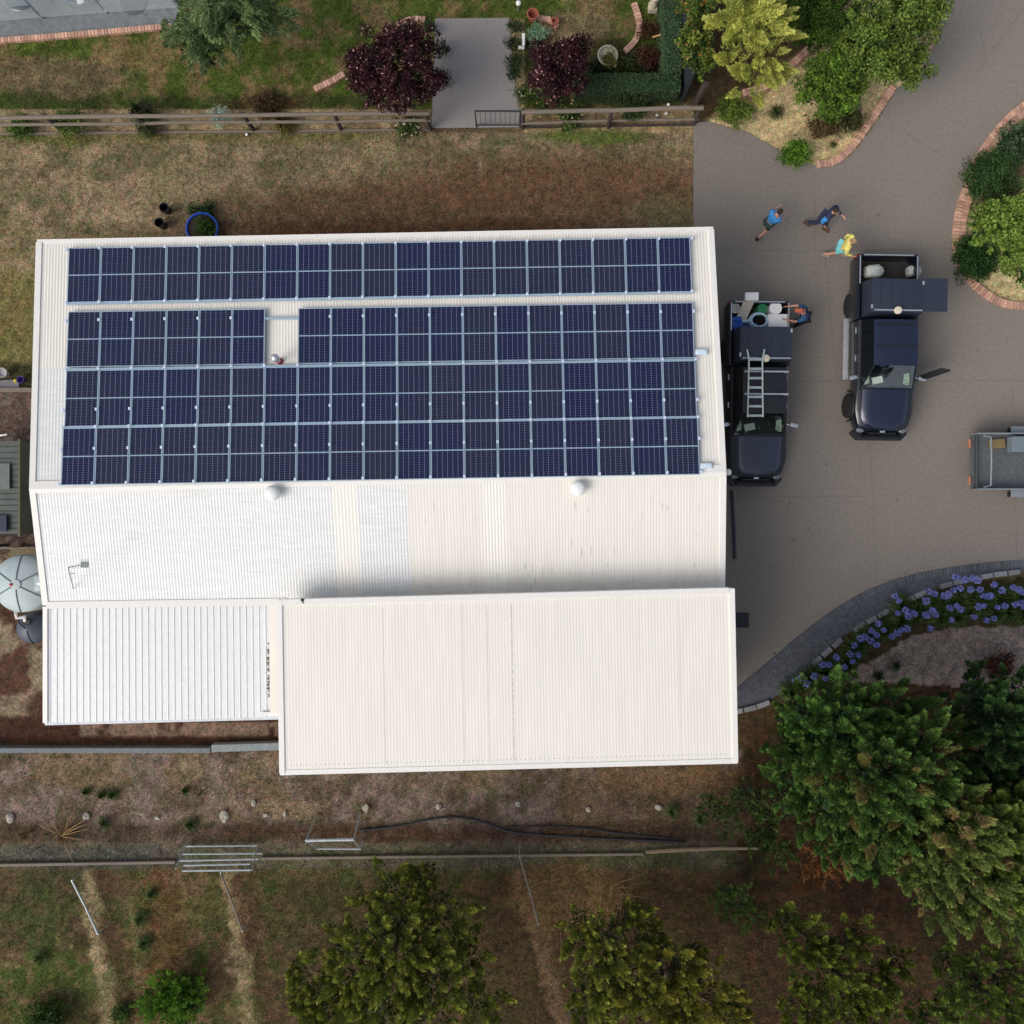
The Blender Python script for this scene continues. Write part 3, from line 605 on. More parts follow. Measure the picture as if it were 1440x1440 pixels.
# kerb drain of stone along the flower bed
OUT = [(1035, 968), (1090, 922), (1150, 873), (1215, 832), (1290, 806), (1370, 793), (1440, 787), (1600, 780)]
INN = [(1035, 1000), (1082, 985), (1132, 943), (1190, 893), (1258, 853), (1330, 822), (1440, 803), (1600, 797)]
def smoothpts(pts, k=6):
    o = []
    for i in range(len(pts)-1):
        p0 = pts[max(i-1, 0)]; p1 = pts[i]; p2 = pts[i+1]; p3 = pts[min(i+2, len(pts)-1)]
        for j in range(k):
            t = j/k; o.append(tuple(.5*((2*p1[a])+(-p0[a]+p2[a])*t+(2*p0[a]-5*p1[a]+4*p2[a]-p3[a])*t*t+(-p0[a]+3*p1[a]-3*p2[a]+p3[a])*t**3) for a in (0, 1)))
    o.append(pts[-1]); return o
so_, si_ = smoothpts(OUT), smoothpts(INN)
sheet('gutter_channel', so_+si_[::-1], .004, mat('bluestone', C(84, 87, 94), .8, var=.25, scale=20, bump=.4, var2=C(68, 70, 78)))
def along(pts_px, step, z=0):
    pts = [P(x, y, z) for x, y in pts_px]; out = []; carry = 0
    for p, q_ in zip(pts[:-1], pts[1:]):
        L_ = (q_-p).length; d = (q_-p)/L_; s_ = carry
        while s_ < L_: out.append((p+d*s_, math.atan2(d.y, d.x))); s_ += step
        carry = s_-L_
    return out
b = MB()
for p, a_ in along(so_, .115): b.box(p+Vector((math.sin(a_)*.12*1, -math.cos(a_)*.12, .012)), (.1, .22, .03), a_, bev=.006)
tag(b.build('stone_edging', mat('bluestone_setts', C(86, 89, 96), .8, var=.15, scale=20, island=.2)), 'row of small grey-blue setts edging the driveway', 'edging')
b = MB()
for i, (p, a_) in enumerate(along(si_, .46)):
    if i % 7 == 3: continue
    b.box(p+Vector((0, 0, .06)), (.42+random.uniform(-.04, .03), .17, .15), a_+random.uniform(-.03, .03), bev=.02)
tag(b.build('block_kerb', mat('bed_stone', C(132, 134, 136), .85, var=.15, scale=12, island=.2, bump=.4)), 'grey stone block kerb holding the purple flower bed', 'kerb')
BRK = mat('orange_brick', C(196, 158, 138), .9, var=.16, scale=14, island=.28, bump=.3, var2=C(190, 144, 122))
def brick_run(pts, label, n=1, w_=.23, d=.1, z=.1, grp='curved brick garden edgings', sm=5):
    b = MB(); pp = smoothpts(pts, sm)
    for p, a_ in along(pp, d+.012):
        for j in range(n):
            o = Vector((-math.sin(a_), math.cos(a_), 0))*((j-(n-1)/2)*(w_+.012)); b.box(p+o+Vector((0, 0, z/2-.02)), (d, w_, z+.04), a_+random.uniform(-.04, .04), bev=.008)
    return tag(b.build('brick_edging', BRK), label, 'brick edging', grp)
brick_run([(1150, 232), (1170, 229), (1188, 217), (1209, 192), (1232, 158), (1256, 122)], 'brick edging rounding the near tip of the pale mulch bed')
brick_run([(1297, 74), (1309, 50), (1314, 20), (1318, -30)], 'short brick edging at the top of the drive beneath the tree', w_=.4)
brick_run([(1043, 137), (1076, 126), (1110, 97), (1148, 60), (1200, 6)], 'diagonal brick wall behind the pale mulch bed', z=.35, w_=.22)
brick_run([(1452, 145), (1424, 166), (1398, 195), (1376, 229), (1361, 265)], 'wide double brick edging on the upper right bend of the driveway', n=2, w_=.21)
brick_run([(1361, 270), (1351, 300), (1347, 335)], 'wide brick edging at the leftmost point of the right island', n=2, w_=.2)
brick_run([(1344, 345), (1350, 372), (1366, 397), (1390, 417), (1418, 429), (1470, 431)], 'narrow brick edging round the bottom of the right island', n=1, w_=.24)
brick_run([(445, 126), (466, 116), (486, 104)], 'short brick edging left of the purple-leaved tree', w_=.2); brick_run([(560, 36), (580, 28), (600, 29)], 'brick edging behind the large purple-leaved tree', w_=.16)
brick_run([(758, 26), (775, 30), (784, 39)], 'short curved brick edging behind the terracotta pots', w_=.16); brick_run([(892, 8), (899, 35), (893, 58), (878, 74)], 'long curved brick edging beside the dark red shrub', w_=.2)
brick_run([(-60, 63), (0, 58.5), (120, 49), (244, 38)], 'straight pale brick edge of the paved patio', w_=.17, sm=2)

# ---------------------------------------------------------------- timber, fences, gates
TIM = mat('weathered_timber', C(122, 112, 100), .85, var=.22, scale=6, stretch=(1, 9, 9), bump=.3); DTM = mat('dark_timber', C(64, 56, 52), .85, var=.25, scale=10, bump=.4); 
def railfence(posts, rails, label, ends, base_y=None, group=None, pr=.075, ph=1.22):
    t = thing('rail_fence', label, 'fence', P(posts[0][0], posts[0][1], 0))
    for (x, y) in posts:
        b = MB(); p = P(x, y, 0); b.tube([p-Vector((0, 0, .05)), p+Vector((0, 0, ph-.02)), p+Vector((0, 0, ph))], [pr, pr, pr*.8], 10); b.build('post', DTM, t, world=True, smooth=50)
    for z, th in rails:
        b = MB(); (x0, y0), (x1, y1) = ends; p = P(x0, y0, 0); q_ = P(x1, y1, 0); p.z = q_.z = z; n = 8
        b.tube([p.lerp(q_, k/n)+Vector((0, -.02+random.uniform(-.015, .015), random.uniform(-.015, .015))) for k in range(n+1)], th, 8); b.build('rail', TIM, t, world=True, smooth=50)
    return t
railfence([(-30, 188), (90, 186), (212, 186), (357, 184), (480, 183), (604, 182)], [(1.18, .07), (.72, .055)], 'long weathered timber rail fence left of the garden path', ((-60, 189), (608, 182)))
railfence([(735, 179), (855, 178), (975, 174)], [(1.18, .075), (.4, .05)], 'shorter weathered timber rail fence right of the garden path', ((733, 180), (978, 174)))
def plank(name, label, cat, a, b_, w_, h, m, z=0):
    b = MB(); p = P(*a, z); q_ = P(*b_, z); d = q_-p; b.box((p+q_)/2+Vector((0, 0, h/2)), (d.length, w_, h), math.atan2(d.y, d.x), bev=.01); return tag(b.build(name, m), label, cat)
plank('timber_edging', 'thin timber board along the foot of the left rail fence', 'edging', (-60, 190), (606, 184), .06, .1, TIM); plank('timber_edging', 'thin dark board at the foot of the right rail fence', 'edging', (738, 180), (976, 176), .05, .1, DTM)
# black pipe gate on path
t = thing('garden_gate', 'low black tubular gate standing across half the garden path', 'gate', P(668, 178, 0)); BLK = mat('black_paint', C(44, 46, 52), .45)
b = MB(); A_, B_ = P(670, 178, 0), P(731, 178, 0)
b.tube([A_, A_+Vector((0, 0, 1.1)), B_+Vector((0, 0, 1.1)), B_], .03, 8); b.bar(A_+Vector((0, 0, .12)), B_+Vector((0, 0, .12)), .022); b.build('frame', BLK, t, world=True)
b = MB()
for k in range(1, 9): q_ = A_.lerp(B_, k/9); b.bar(q_+Vector((0, 0, .12)), q_+Vector((0, 0, 1.1)), .007, 5)
b.build('wire_infill', BLK, t, world=True)
# tall dark fence right of garden
t = thing('slat_fence', 'tall dark blue-black panel fence right of the clipped hedge', 'fence', P(957, 140, 0)); DK = mat('dark_fence', C(42, 48, 56), .6)
b = MB(); A_, B_ = P(957, 143, 0), P(948, -60, 0)
for k in range(15): z = .1+k*.115; b.box((A_+B_)/2+Vector((0, 0, z)), (.02, (A_-B_).length, .1), math.atan2((B_-A_).y, (B_-A_).x)-PI/2)
b.build('slat_panel', DK, t, world=True)
b = MB(); b.bar(A_+Vector((.03, 0, 1.82)), B_+Vector((.03, 0, 1.82)), .03); b.build('top_rail', mat('blue_grey_steel', C(92, 104, 116), .5), t, world=True)
for k in range(4): b = MB(); q_ = A_.lerp(B_, k/3)+Vector((.05, 0, 0)); b.box(q_+Vector((0, 0, .93)), (.07, .07, 1.86)); b.build('post', DK, t, world=True)
t = MB(); p = P(977, 150, 0); t.tube([p, p+Vector((0, 0, .9)), p+Vector((.02, 0, 1.5))], [.12, .11, .1], 9); tag(t.build('gate_post', DTM, smooth=50), 'thick dark timber post where the fences meet the driveway', 'post')
# bottom paddock fences
GALVP = mat('galvanised_pipe', C(176, 184, 186), .45, metal=.4, var=.1)
t = thing('farm_gate', 'tilted galvanised five-bar gate across the lower track', 'gate', P(310, 1190, 0)); lo, hi = .08, 1.15
gb = [((259, 1190), (363, 1189)), ((257, 1201), (369, 1200)), ((251, 1210.5), (364, 1208)), ((258, 1217), (352, 1215)), ((256, 1224.5), (353, 1223.5))]
for k, (a_, b_) in enumerate(gb):
    z = lo+(hi-lo)*k/4; b = MB(); b.bar(P(*a_, z), P(*b_, z), .03); b.build('bar', GALVP, t, world=True)
b = MB(); b.bar(P(262, 1187, lo), P(247, 1222, hi), .022); b.bar(P(363, 1187, lo), P(354, 1224, hi), .022); b.build('stile', GALVP, t, world=True)
t = thing('goal_frame', 'small grey tubular goal-shaped frame standing on the track', 'frame', P(470, 1170, 0))
b = MB(); z = 1.5; b.bar(P(430, 1182, z), P(497, 1180.5, z), .05, 10); b.build('crossbar', GALVP, t, world=True)
for x0, x1, y0 in ((446, 430, 1146), (507, 497, 1143)): b = MB(); b.bar(P(x0, y0, 0), P(x1, 1182, z), .032); b.bar(P(x0+6, 1172, 0), P(x1, 1182, z), .022); b.build('leg', GALVP, t, world=True)
b = MB(); b.tube([P(431, 1182, z-.05), P(446, 1193.5, .5), P(508, 1194, .5), P(498, 1181, z-.05)], .026); b.bar(P(508, 1194, .5), P(509, 1180, 0), .02); b.bar(P(446, 1193.5, .5), P(452, 1180, 0), .02); b.build('back_bar', GALVP, t, world=True)
for i, (a_, b_, l) in enumerate((((101, 1238), (138, 1314), 'pale rail of the leftmost paddock divider'), ((310, 1228), (341, 1310), 'pale rail of the paddock divider below the farm gate'), ((731, 1206), (757, 1300), 'pale rail of the paddock divider between the lower trees'))):
    t = thing('divider_rail', l, 'fence rail', P(*a_, 0)); b = MB(); b.tube([P(*a_, 1.0), P((a_[0]+b_[0])/2+1, (a_[1]+b_[1])/2, .98), P(*b_, .8)], .032, 8); b.build('rail', GALVP if i == 0 else TIM, t, world=True)
    for q_, z in ((a_, 1.05), (b_, .85)): b = MB(); pp = P(*q_, z); b.bar((pp.x, pp.y, 0), pp, .02); b.build('post', GALVP, t, world=True)
plank('ground_board', 'long pale weathered board along the lower track at the left edge', 'board', (-60, 1216), (248, 1211), .09, .12, TIM); plank('ground_board', 'long weathered board along the lower track right of the farm gate', 'board', (368, 1206), (905, 1200), .08, .1, TIM)
plank('sleeper_wall', 'low blue-grey sleeper wall left of the raised bay, left length', 'low wall', (-60, 1052), (300, 1052), .16, .3, mat('blue_grey_timber', C(112, 118, 122), .8, var=.3, scale=7, stretch=(3, 3, 3), bump=.3)); plank('sleeper_wall', 'short pale end sleeper of the low wall nearest the raised bay', 'low wall', (302, 1049), (400, 1046), .24, .32, mat('pale_sleeper', C(132, 140, 142), .8, var=.2, scale=7, bump=.3))
b = MB(); b.tube([P(908, 1198, .08), P(960, 1195, .1), P(1010, 1193, .09), P(1066, 1193, .08)], [.06, .07, .06, .04], 9); tag(b.build('log', mat('bare_wood', C(150, 128, 104), .8, var=.2, scale=8), smooth=50), 'long pale bare log lying at the edge of the track', 'log')
HOSE = mat('black_hose', C(44, 42, 44), .5)
b = MB(); b.tube([P(x, y, .035) for x, y in smoothpts([(505, 1168), (560, 1162), (600, 1153), (640, 1149), (680, 1156), (720, 1170), (790, 1176), (860, 1180), (960, 1184)], 8)], .04, 8); tag(b.build('poly_pipe', HOSE, smooth=50), 'thick black poly pipe snaking across the dirt behind the shed', 'pipe')
b = MB(); b.tube([P(x, y, .03) for x, y in smoothpts([(700, 1164), (750, 1162), (810, 1164), (880, 1173), (950, 1180)], 8)], .028, 8); tag(b.build('poly_pipe', HOSE, smooth=50), 'thinner black poly pipe beside the thick one', 'pipe')
# rocks along the bank
RK = mat('pale_rock', C(166, 160, 148), .9, var=.2, scale=9, bump=.4)
def rock(px, py, sx, sy, label):
    bm = bmesh.new(); bmesh.ops.create_icosphere(bm, subdivisions=2, radius=1)
    for v in bm.verts: v.co *= 1+random.uniform(-.22, .22); v.co.z = max(v.co.z, -.4)
    b = MB(); p = P(px, py, 0); bm.verts.index_update(); b.add([Vector((v.co.x*sx+p.x, v.co.y*sy+p.y, v.co.z*min(sx, sy)*.7+.03)) for v in bm.verts], [tuple(v.index for v in f.verts) for f in bm.faces]); bm.free()
    tag(b.build('rock', RK), label, 'rock', 'pale rocks along the bank')
for r_ in ((15, 1150, .14, .16, 'pale rock nearest the left edge of the bank'), (122, 1147, .13, .13, 'pale rock beside the dry branches'), (222, 1150, .08, .07, 'small pale rock above the left end of the farm gate'), (316, 1147, .16, .2, 'largest pale pointed rock of the bank, above the farm gate'), (357, 1129, .09, .11, 'small round rock up the bank, right of the largest one'),
           (374, 1146, .1, .06, 'small flat rock just right of the largest one'), (401, 1144, .06, .11, 'thin upright pale rock left of the goal frame'), (515, 1136, .13, .14, 'round pale rock just right of the goal frame'), (617, 1134, .11, .11, 'round pale rock above the bend of the black pipe'), (728, 1130, .1, .09, 'small rock above the dip of the black pipe'),
           (827, 1138, .09, .09, 'small dull rock above the double black pipes'), (926, 1135, .12, .1, 'pale rock nearest the raised roof\'s lower right corner')): rock(*r_)

# ---------------------------------------------------------------- left side: shed, tanks
t = thing('green_shed', 'dark green sheet-metal hut at the left edge of the yard', 'hut', P(0, 690, 0)); GS = mat('green_steel', C(70, 80, 74), .55, var=.18, scale=4, var2=C(60, 68, 64))
x0, x1 = -70, 29; zt = 2.3; A_, B_, C_, D_ = P(x0, 622, zt), P(x1-3, 620, zt), P(x1, 752, zt-.1), P(x0, 752, zt-.1)
b = MB(); n = 16
for k in range(n):
    a0, a1 = k/n, (k+1)/n; o = Vector((0, 0, .02)); p0, p1, p2, p3 = A_.lerp(D_, a0), B_.lerp(C_, a0), B_.lerp(C_, a1), A_.lerp(D_, a1); pm0, pm1 = p0.lerp(p3, .85), p1.lerp(p2, .85)
    b.add([p0, p1, pm1, pm0, p2+o, p3+o], [(0, 1, 2, 3), (3, 2, 4, 5)])
b.build('roof', GS, t, world=True)
b = MB(); q0 = [Vector((p.x, p.y, 0)) for p in (A_, B_+Vector((-.06, 0, 0)), C_+Vector((-.06, 0, 0)), D_)]; q1 = [p-Vector((0 if i in (0, 3) else .06, 0, .04)) for i, p in enumerate((A_, B_, C_, D_))]
b.add(q0+q1, [(0, 1, 5, 4), (1, 2, 6, 5), (2, 3, 7, 6), (3, 0, 4, 7)]); b.build('wall', GS, t, world=True)
b = MB(); b.box(P(3, 670, zt)+Vector((0, 0, .03)), (.5, .8, .03)); b.build('roof_patch', mat('green_patch', C(92, 102, 98), .5), t, world=True); b = MB(); b.box(P(2, 736, zt)+Vector((0, 0, .0)), (.34, .5, .06)); b.build('skylight', mat('navy_glass', C(40, 46, 70), .2), t, world=True)
b = MB(); b.box(P(28, 686, zt)+Vector((0, 0, .03)), (.07, 3.0, .06)); b.build('edge_trim', mat('olive_trim', C(80, 78, 58), .6), t, world=True)
plank('sleeper', 'pale timber sleeper across the dirt above the green hut', 'sleeper', (-30, 549), (48, 549), .14, .15, TIM)
railfence([(8, 768), (-40, 768)], [(.9, .04), (.55, .04)], 'two pale rails of the short fence left of the shed', ((-60, 768), (62, 768)), ph=.95)
b = MB()
for k in range(6): b.box(P(37, 771+k*3.9, .2), (1.05, .085, .03))
b.box(P(25, 780, .09), (.08, .5, .18)); b.box(P(48, 780, .09), (.08, .5, .18)); tag(b.build('timber_platform', mat('olive_timber', C(116, 104, 78), .8, var=.2)), 'small brown timber platform between the fence and the big tank', 'platform')
TK = mat('tank_plastic', C(178, 190, 194), .5, var=.06, scale=3, var2=C(168, 184, 184)); TKD = mat('dark_tank_plastic', C(74, 82, 94), .5, var=.08, scale=5)
def tank(px, py, z, r, m, name, label, ribs, rm):
    c = P(px, py, z); t = thing(name, label, 'water tank', (c.x, c.y, 0)); b = MB(); prof = [(r, 0)]
    n = 8
    for k in range(n): zz = (z-.35)*k/n; prof += [(r, zz+.03), (r*1.012, zz+.08), (r, zz+.13)]
    prof += [(r, z-.32), (r*.96, z-.26), (r*.7, z-.14), (r*.35, z-.04), (.001, z)]
    b.lathe(prof, n=40); b.build('shell', m, t, smooth=40); b = MB()
    for a_ in ribs: b.tube([(math.cos(a_)*r*k, math.sin(a_)*r*k, zz+.005) for k, zz in ((.1, z-.015), (.35, z-.04), (.7, z-.14), (.95, z-.25), (1.0, z-.34))], .02, 6)
    b.build('ribs', rm, t); return t, c
t, c = tank(22, 822, 2.1, .9, TK, 'water_tank', 'large pale grey ribbed round water tank at the left edge', [R(x) for x in (88, 150, 208, 270, 330, 30)], mat('rib_grey', C(96, 112, 118), .6))  # ribs a darker grey than the shell
b = MB(); b.lathe([(.16, 2.08), (.15, 2.12), (.001, 2.13)], n=20); b.build('hub', TK, t, smooth=40); b = MB(); b.ball((-.13, 0, 2.13), .05); b.build('cap', mat('red_cap', C(190, 60, 80), .5), t)
b = MB(); b.lathe([(.24, 1.86), (.24, 1.98), (.2, 1.99)], (.6, .02, 0), n=24); b.build('inlet_ring', TK, t, smooth=40); b = MB(); b.lathe([(.195, 1.95), (.19, 1.985), (.001, 1.975)], (.6, .02, 0), n=24); b.build('strainer', mat('strainer_black', C(30, 28, 32), .6), t, smooth=40)
b = MB(); b.tube([(.72, .04, 2.0), (.74, .04, 2.15), (.95, .03, 2.2), (1.2, .03, 2.3)], .055, 10); b.build('downpipe', WHP, t, smooth=50)
t, c = tank(37.5, 885, 1.35, .5, TKD, 'small_water_tank', 'small dark blue-grey tank below the large pale one', [R(-85), R(150)], mat('dark_rib', C(34, 38, 50), .6))
b = MB(); b.lathe([(.13, 1.3), (.13, 1.36), (.001, 1.35)], (-.03, .25, 0), n=16); b.build('lid', mat('strainer_black', C(30, 28, 32), .6), t); 
b = MB(); b.tube([P(22, 862, 1.8), P(23.5, 869, 1.6), P(32, 868, 1.6), P(34, 867, 1.6), P(35, 873, 1.38)], .05, 10); b.bar(P(22, 860, 1.2), P(22, 862, 1.8), .05, 10); tag(b.build('overflow_pipe', WHP, smooth=50), 'white plastic pipe linking the large and small tanks', 'pipe')
b = MB(); b.tube([P(-4, 613, .08), P(10, 611, .1)], .03, 8); tag(b.build('white_pole', WHP), 'short white pole on the dirt above the green hut', 'pole')
t = thing('garden_pot', 'pale pot among dark clutter above the sleeper', 'pot', P(10, 526, 0)); b = MB(); b.lathe([(.1, 0), (.15, .28), (.17, .3), (.14, .3), (.12, .24), (.001, .22)], n=18); b.build('pot', mat('pale_clay', C(160, 158, 160), .8), t, smooth=40)
t = thing('toy_ball', 'small yellow ball beside the pale pot', 'ball', P(24, 536, 0)); b = MB(); b.ball((0, 0, .07), .07); b.build('ball', mat('yellow_plastic', C(200, 180, 50), .5), t, smooth=60)
t = thing('toy_bucket', 'small purple bucket right of the yellow ball', 'bucket', P(33, 535, 0)); b = MB(); b.lathe([(.08, 0), (.12, .2), (.105, .2), (.07, .03), (.001, .03)], n=16); b.build('bucket', mat('purple_plastic', C(70, 50, 130), .5), t, smooth=40)
t = MB(); t.box(P(8, 541, .03), (.9, .3, .05), R(4)); tag(t.build('grey_slab', mat('grey_slab', C(112, 112, 116), .85)), 'flat grey slab under the pale pot', 'slab')

# ---------------------------------------------------------------- north yard bits
for px, py, l in ((236.5, 297, 'black open drum, the upper of two by the shed wall'), (230, 318, 'black open drum, the lower of two by the shed wall')):
    p = P(px, py, 0); t = thing('black_pot', l, 'pot', p, group='black pots beside the shed'); b = MB(); b.lathe([(.12, 0), (.15, .34), (.165, .36), (.14, .36), (.11, .06), (.001, .06)], n=20); b.build('pot', mat('black_plastic2', C(26, 24, 26), .5), t, smooth=40)
t = thing('blue_tub', 'round blue-rimmed tub with weeds against the shed eave', 'tub', P(289, 326, 0)); b = MB(); b.lathe([(.42, 0), (.5, .3), (.54, .33), (.54, .36), (.49, .37), (.47, .3), (.42, .22)], n=40); b.build('tub', mat('blue_plastic', C(42, 84, 190), .35), t, smooth=40)
b = MB(); b.lathe([(.47, .3), (.3, .34), (.001, .36)], n=30); b.build('soil', mat('soil', C(50, 44, 30), .95, var=.4, scale=20), t)
shrub('tub_weeds', 'green weeds growing in the blue tub', 'weeds', 290, 322, .4, .7, (C(40, 62, 30), C(84, 112, 50)), n_per=400, clump=.1); shrub('low_weeds', 'dark green weeds behind the blue tub', 'weeds', 284, 298, .5, .35, (C(34, 52, 30), C(62, 84, 44)), n_per=500)
# patio furniture
t = thing('patio_table', 'round dark glass table at the left of the patio', 'table', P(45, 12, 0)); b = MB(); b.lathe([(.5, .72), (.52, .735), (.5, .75), (.001, .75)], n=40); b.build('tabletop', mat('dark_glass', C(70, 84, 92), .15, spec=.8), t, smooth=40)
for k in range(4): a_ = PI/4+k*PI/2; b = MB(); b.bar((.38*math.cos(a_), .38*math.sin(a_), 0), (.3*math.cos(a_), .3*math.sin(a_), .72), .018); b.build('leg', GRM, t)
t = thing('patio_chair', 'dark blue cushioned chair with a white item on the patio', 'chair', P(112, 2, 0)); b = MB(); b.box((0, 0, .42), (.52, .5, .08), bev=.03); b.build('seat', mat('navy_fabric', C(56, 92, 124), .8), t, smooth=40); b = MB(); b.box((0, .27, .7), (.52, .07, .5), bev=.03); b.build('backrest', mat('navy_fabric', C(56, 92, 124), .8), t, smooth=40)
for sx in (-1, 1):
    for sy in (-1, 1): b = MB(); b.bar((sx*.23, sy*.22, 0), (sx*.23, sy*.22, .4), .018); b.build('leg', GRM, t)
b = MB(); b.box(P(113, 2, .5), (.22, .16, .06), .3, bev=.02); tag(b.build('towel', WHP), 'white folded towel on the blue patio chair', 'towel')
t = thing('patio_mat', 'faint dark round ring mat at the right of the patio', 'mat', P(188, 2, 0)); b = MB(); b.lathe([(.46, .003), (.46, .02), (.001, .021)], n=40); b.build('mat', mat('mat_grey', C(88, 92, 98), .8, var=.2, scale=20), t)
t = thing('glass_fence', 'clear glass pool fence with a pale top rail across the patio', 'fence', P(60, 26, 0)); g = bpy.data.materials.new('clear_glass'); g.use_nodes = True; nt = g.node_tree; bb_ = nt.nodes['Principled BSDF']; bb_.inputs['Base Color'].default_value = (.8, .9, .92, 1); bb_.inputs['Roughness'].default_value = .05; bb_.inputs['Alpha'].default_value = .18
GL = g; pf = [P(-70, 37, 0), P(60, 26, 0), P(150, 19, 0), P(250, 12, 0)]
for p, q_ in zip(pf[:-1], pf[1:]):
    d = q_-p; b = MB(); b.box((p+q_)/2+Vector((0, 0, .62)), (d.length-.06, .012, 1.1), math.atan2(d.y, d.x)); b.build('glass_pane', GL, t, world=True)
for q_ in pf: b = MB(); b.box(q_+Vector((0, 0, .06)), (.06, .06, .12)); b.build('spigot', SILV, t, world=True)
b = MB(); b.tube([q_+Vector((0, 0, 1.2)) for q_ in pf[:2]], .022, 6); b.build('top_rail', WHP, t, world=True)
# paving joint lines of the patio
b = MB()
for k in range(7): x = 10+k*38; strip(b, [(x-26, -16), (x, 16), (x+22, 50-k*1.6)], .014, .004)
strip(b, [(-60, 24), (100, 12), (250, 2)], .014, .004); o = b.build('patio_joints', mat('patio_joint', C(88, 94, 98), .9)); o['kind'] = 'structure'
# garden ornaments
t = thing('garden_lamp', 'small white globe lamp at the top of the path', 'lamp', P(729, 15, 0)); b = MB(); b.bar((0, 0, 0), (0, 0, .35), .025); b.build('stand', SILV, t); b = MB(); b.ball((0, 0, .42), .09, 14); b.build('globe', WHP, t, smooth=60)
STN = mat('pale_stone', C(190, 180, 160), .85, var=.12, scale=12, bump=.3)
t = thing('statue', 'small pale stone statue on a plinth beside the tall hedge', 'statue', P(917, 14, 0)); b = MB(); b.box((0, 0, .12), (.3, .26, .24), bev=.02); b.build('plinth', STN, t); b = MB(); b.lathe([(.12, .24), (.14, .4), (.1, .55), (.12, .68), (.05, .74), (.08, .8), (.09, .87), (.06, .94), (.001, .96)], n=16); b.box((.08, 0, .5), (.12, .1, .14), bev=.03); b.build('figure', STN, t, smooth=50)
TER = mat('terracotta', C(150, 86, 66), .85, var=.1)
t = thing('terracotta_pot', 'empty terracotta pot at the head of the path, the larger one', 'pot', P(749, 28, 0), group='terracotta pots'); b = MB(); b.lathe([(.12, 0), (.17, .3), (.2, .31), (.2, .36), (.16, .36), (.12, .1), (.001, .1)], n=22); b.build('pot', TER, t, smooth=40)
t = thing('terracotta_pot', 'smaller terracotta pot at the end of the curved bricks', 'pot', P(780, 35, 0), group='terracotta pots'); b = MB(); b.lathe([(.08, 0), (.11, .2), (.13, .21), (.13, .25), (.1, .25), (.08, .06), (.001, .06)], n=20); b.build('pot', TER, t, smooth=40)
t = thing('white_planter', 'large white round planter bowl in the garden bed', 'planter', P(852, 90, 0)); b = MB(); b.lathe([(.16, 0), (.2, .1), (.24, .3), (.32, .5), (.34, .56), (.29, .57), (.27, .5), (.001, .47)], n=30); b.build('bowl', STN, t, smooth=40)
shrub('planter_plant', 'olive-green plant growing in the white planter', 'plant', 856, 84, .25, 1.15, (C(84, 84, 44), C(130, 124, 70)), n_per=500, clump=.1, fl=.5)
b = MB(); b.box(P(736, 56, .3), (.1, .42, .06), bev=.01); b.box(P(733, 67, .3), (.2, .1, .06), bev=.01); b.box(P(735.5, 60, .14), (.06, .3, .28)); tag(b.build('garden_sign', WHP), 'white L-shaped marker among the dark path shrubs', 'marker')
b = MB(); b.bar(P(918, 52, .9), P(929, 49, .95), .03); b.bar(P(919, 54, 0), P(918, 52, .9), .02); tag(b.build('garden_stake', mat('pale_wood', C(180, 140, 96), .8)), 'small pale wooden stake in the dark red shrub', 'stake')
b = MB(); p = P(347, 189, .03); b.ball(p, .05); tag(b.build('white_ball', WHP), 'tiny white ball on the grass below the left rail fence', 'ball')
for k, (x, y, l) in enumerate(((940, 147, 'topmost'), (938, 154, 'second'), (937, 160, 'third'), (924, 162, 'fourth'), (922, 168, 'lowest'))): b = MB(); b.ball(P(x, y, .06), (.06, .05, .06), 10); tag(b.build('white_pebble', WHP), 'white pebble by the right end of the rail fence, the %s' % l, 'pebble', 'white pebbles by the fence')

# ---------------------------------------------------------------- utes
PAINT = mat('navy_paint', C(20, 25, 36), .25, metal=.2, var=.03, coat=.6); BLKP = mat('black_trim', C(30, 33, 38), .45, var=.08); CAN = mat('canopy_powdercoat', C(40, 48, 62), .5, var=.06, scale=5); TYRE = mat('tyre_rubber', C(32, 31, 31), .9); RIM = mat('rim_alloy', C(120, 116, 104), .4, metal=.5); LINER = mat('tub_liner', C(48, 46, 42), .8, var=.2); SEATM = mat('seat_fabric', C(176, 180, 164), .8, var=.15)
g = bpy.data.materials.new('car_glass'); g.use_nodes = True; nt = g.node_tree; nt.nodes.remove(nt.nodes['Principled BSDF']); tr_ = nt.nodes.new('ShaderNodeBsdfTransparent'); tr_.inputs[0].default_value = (.86, .95, .88, 1); gl_ = nt.nodes.new('ShaderNodeBsdfGlossy'); gl_.inputs['Roughness'].default_value = .03; mx_ = nt.nodes.new('ShaderNodeMixShader')
mx_.inputs[0].default_value = .2; nt.links.new(tr_.outputs[0], mx_.inputs[1]); nt.links.new(gl_.outputs[0], mx_.inputs[2]); nt.links.new(mx_.outputs[0], nt.nodes['Material Output'].inputs[0]); CG = g
CGD = mat('tinted_glass', C(20, 24, 28), .06, spec=.8)
HL = mat('headlight_lens', C(100, 106, 114), .12, spec=.8); RED = mat('tail_lens', C(130, 24, 22), .3)
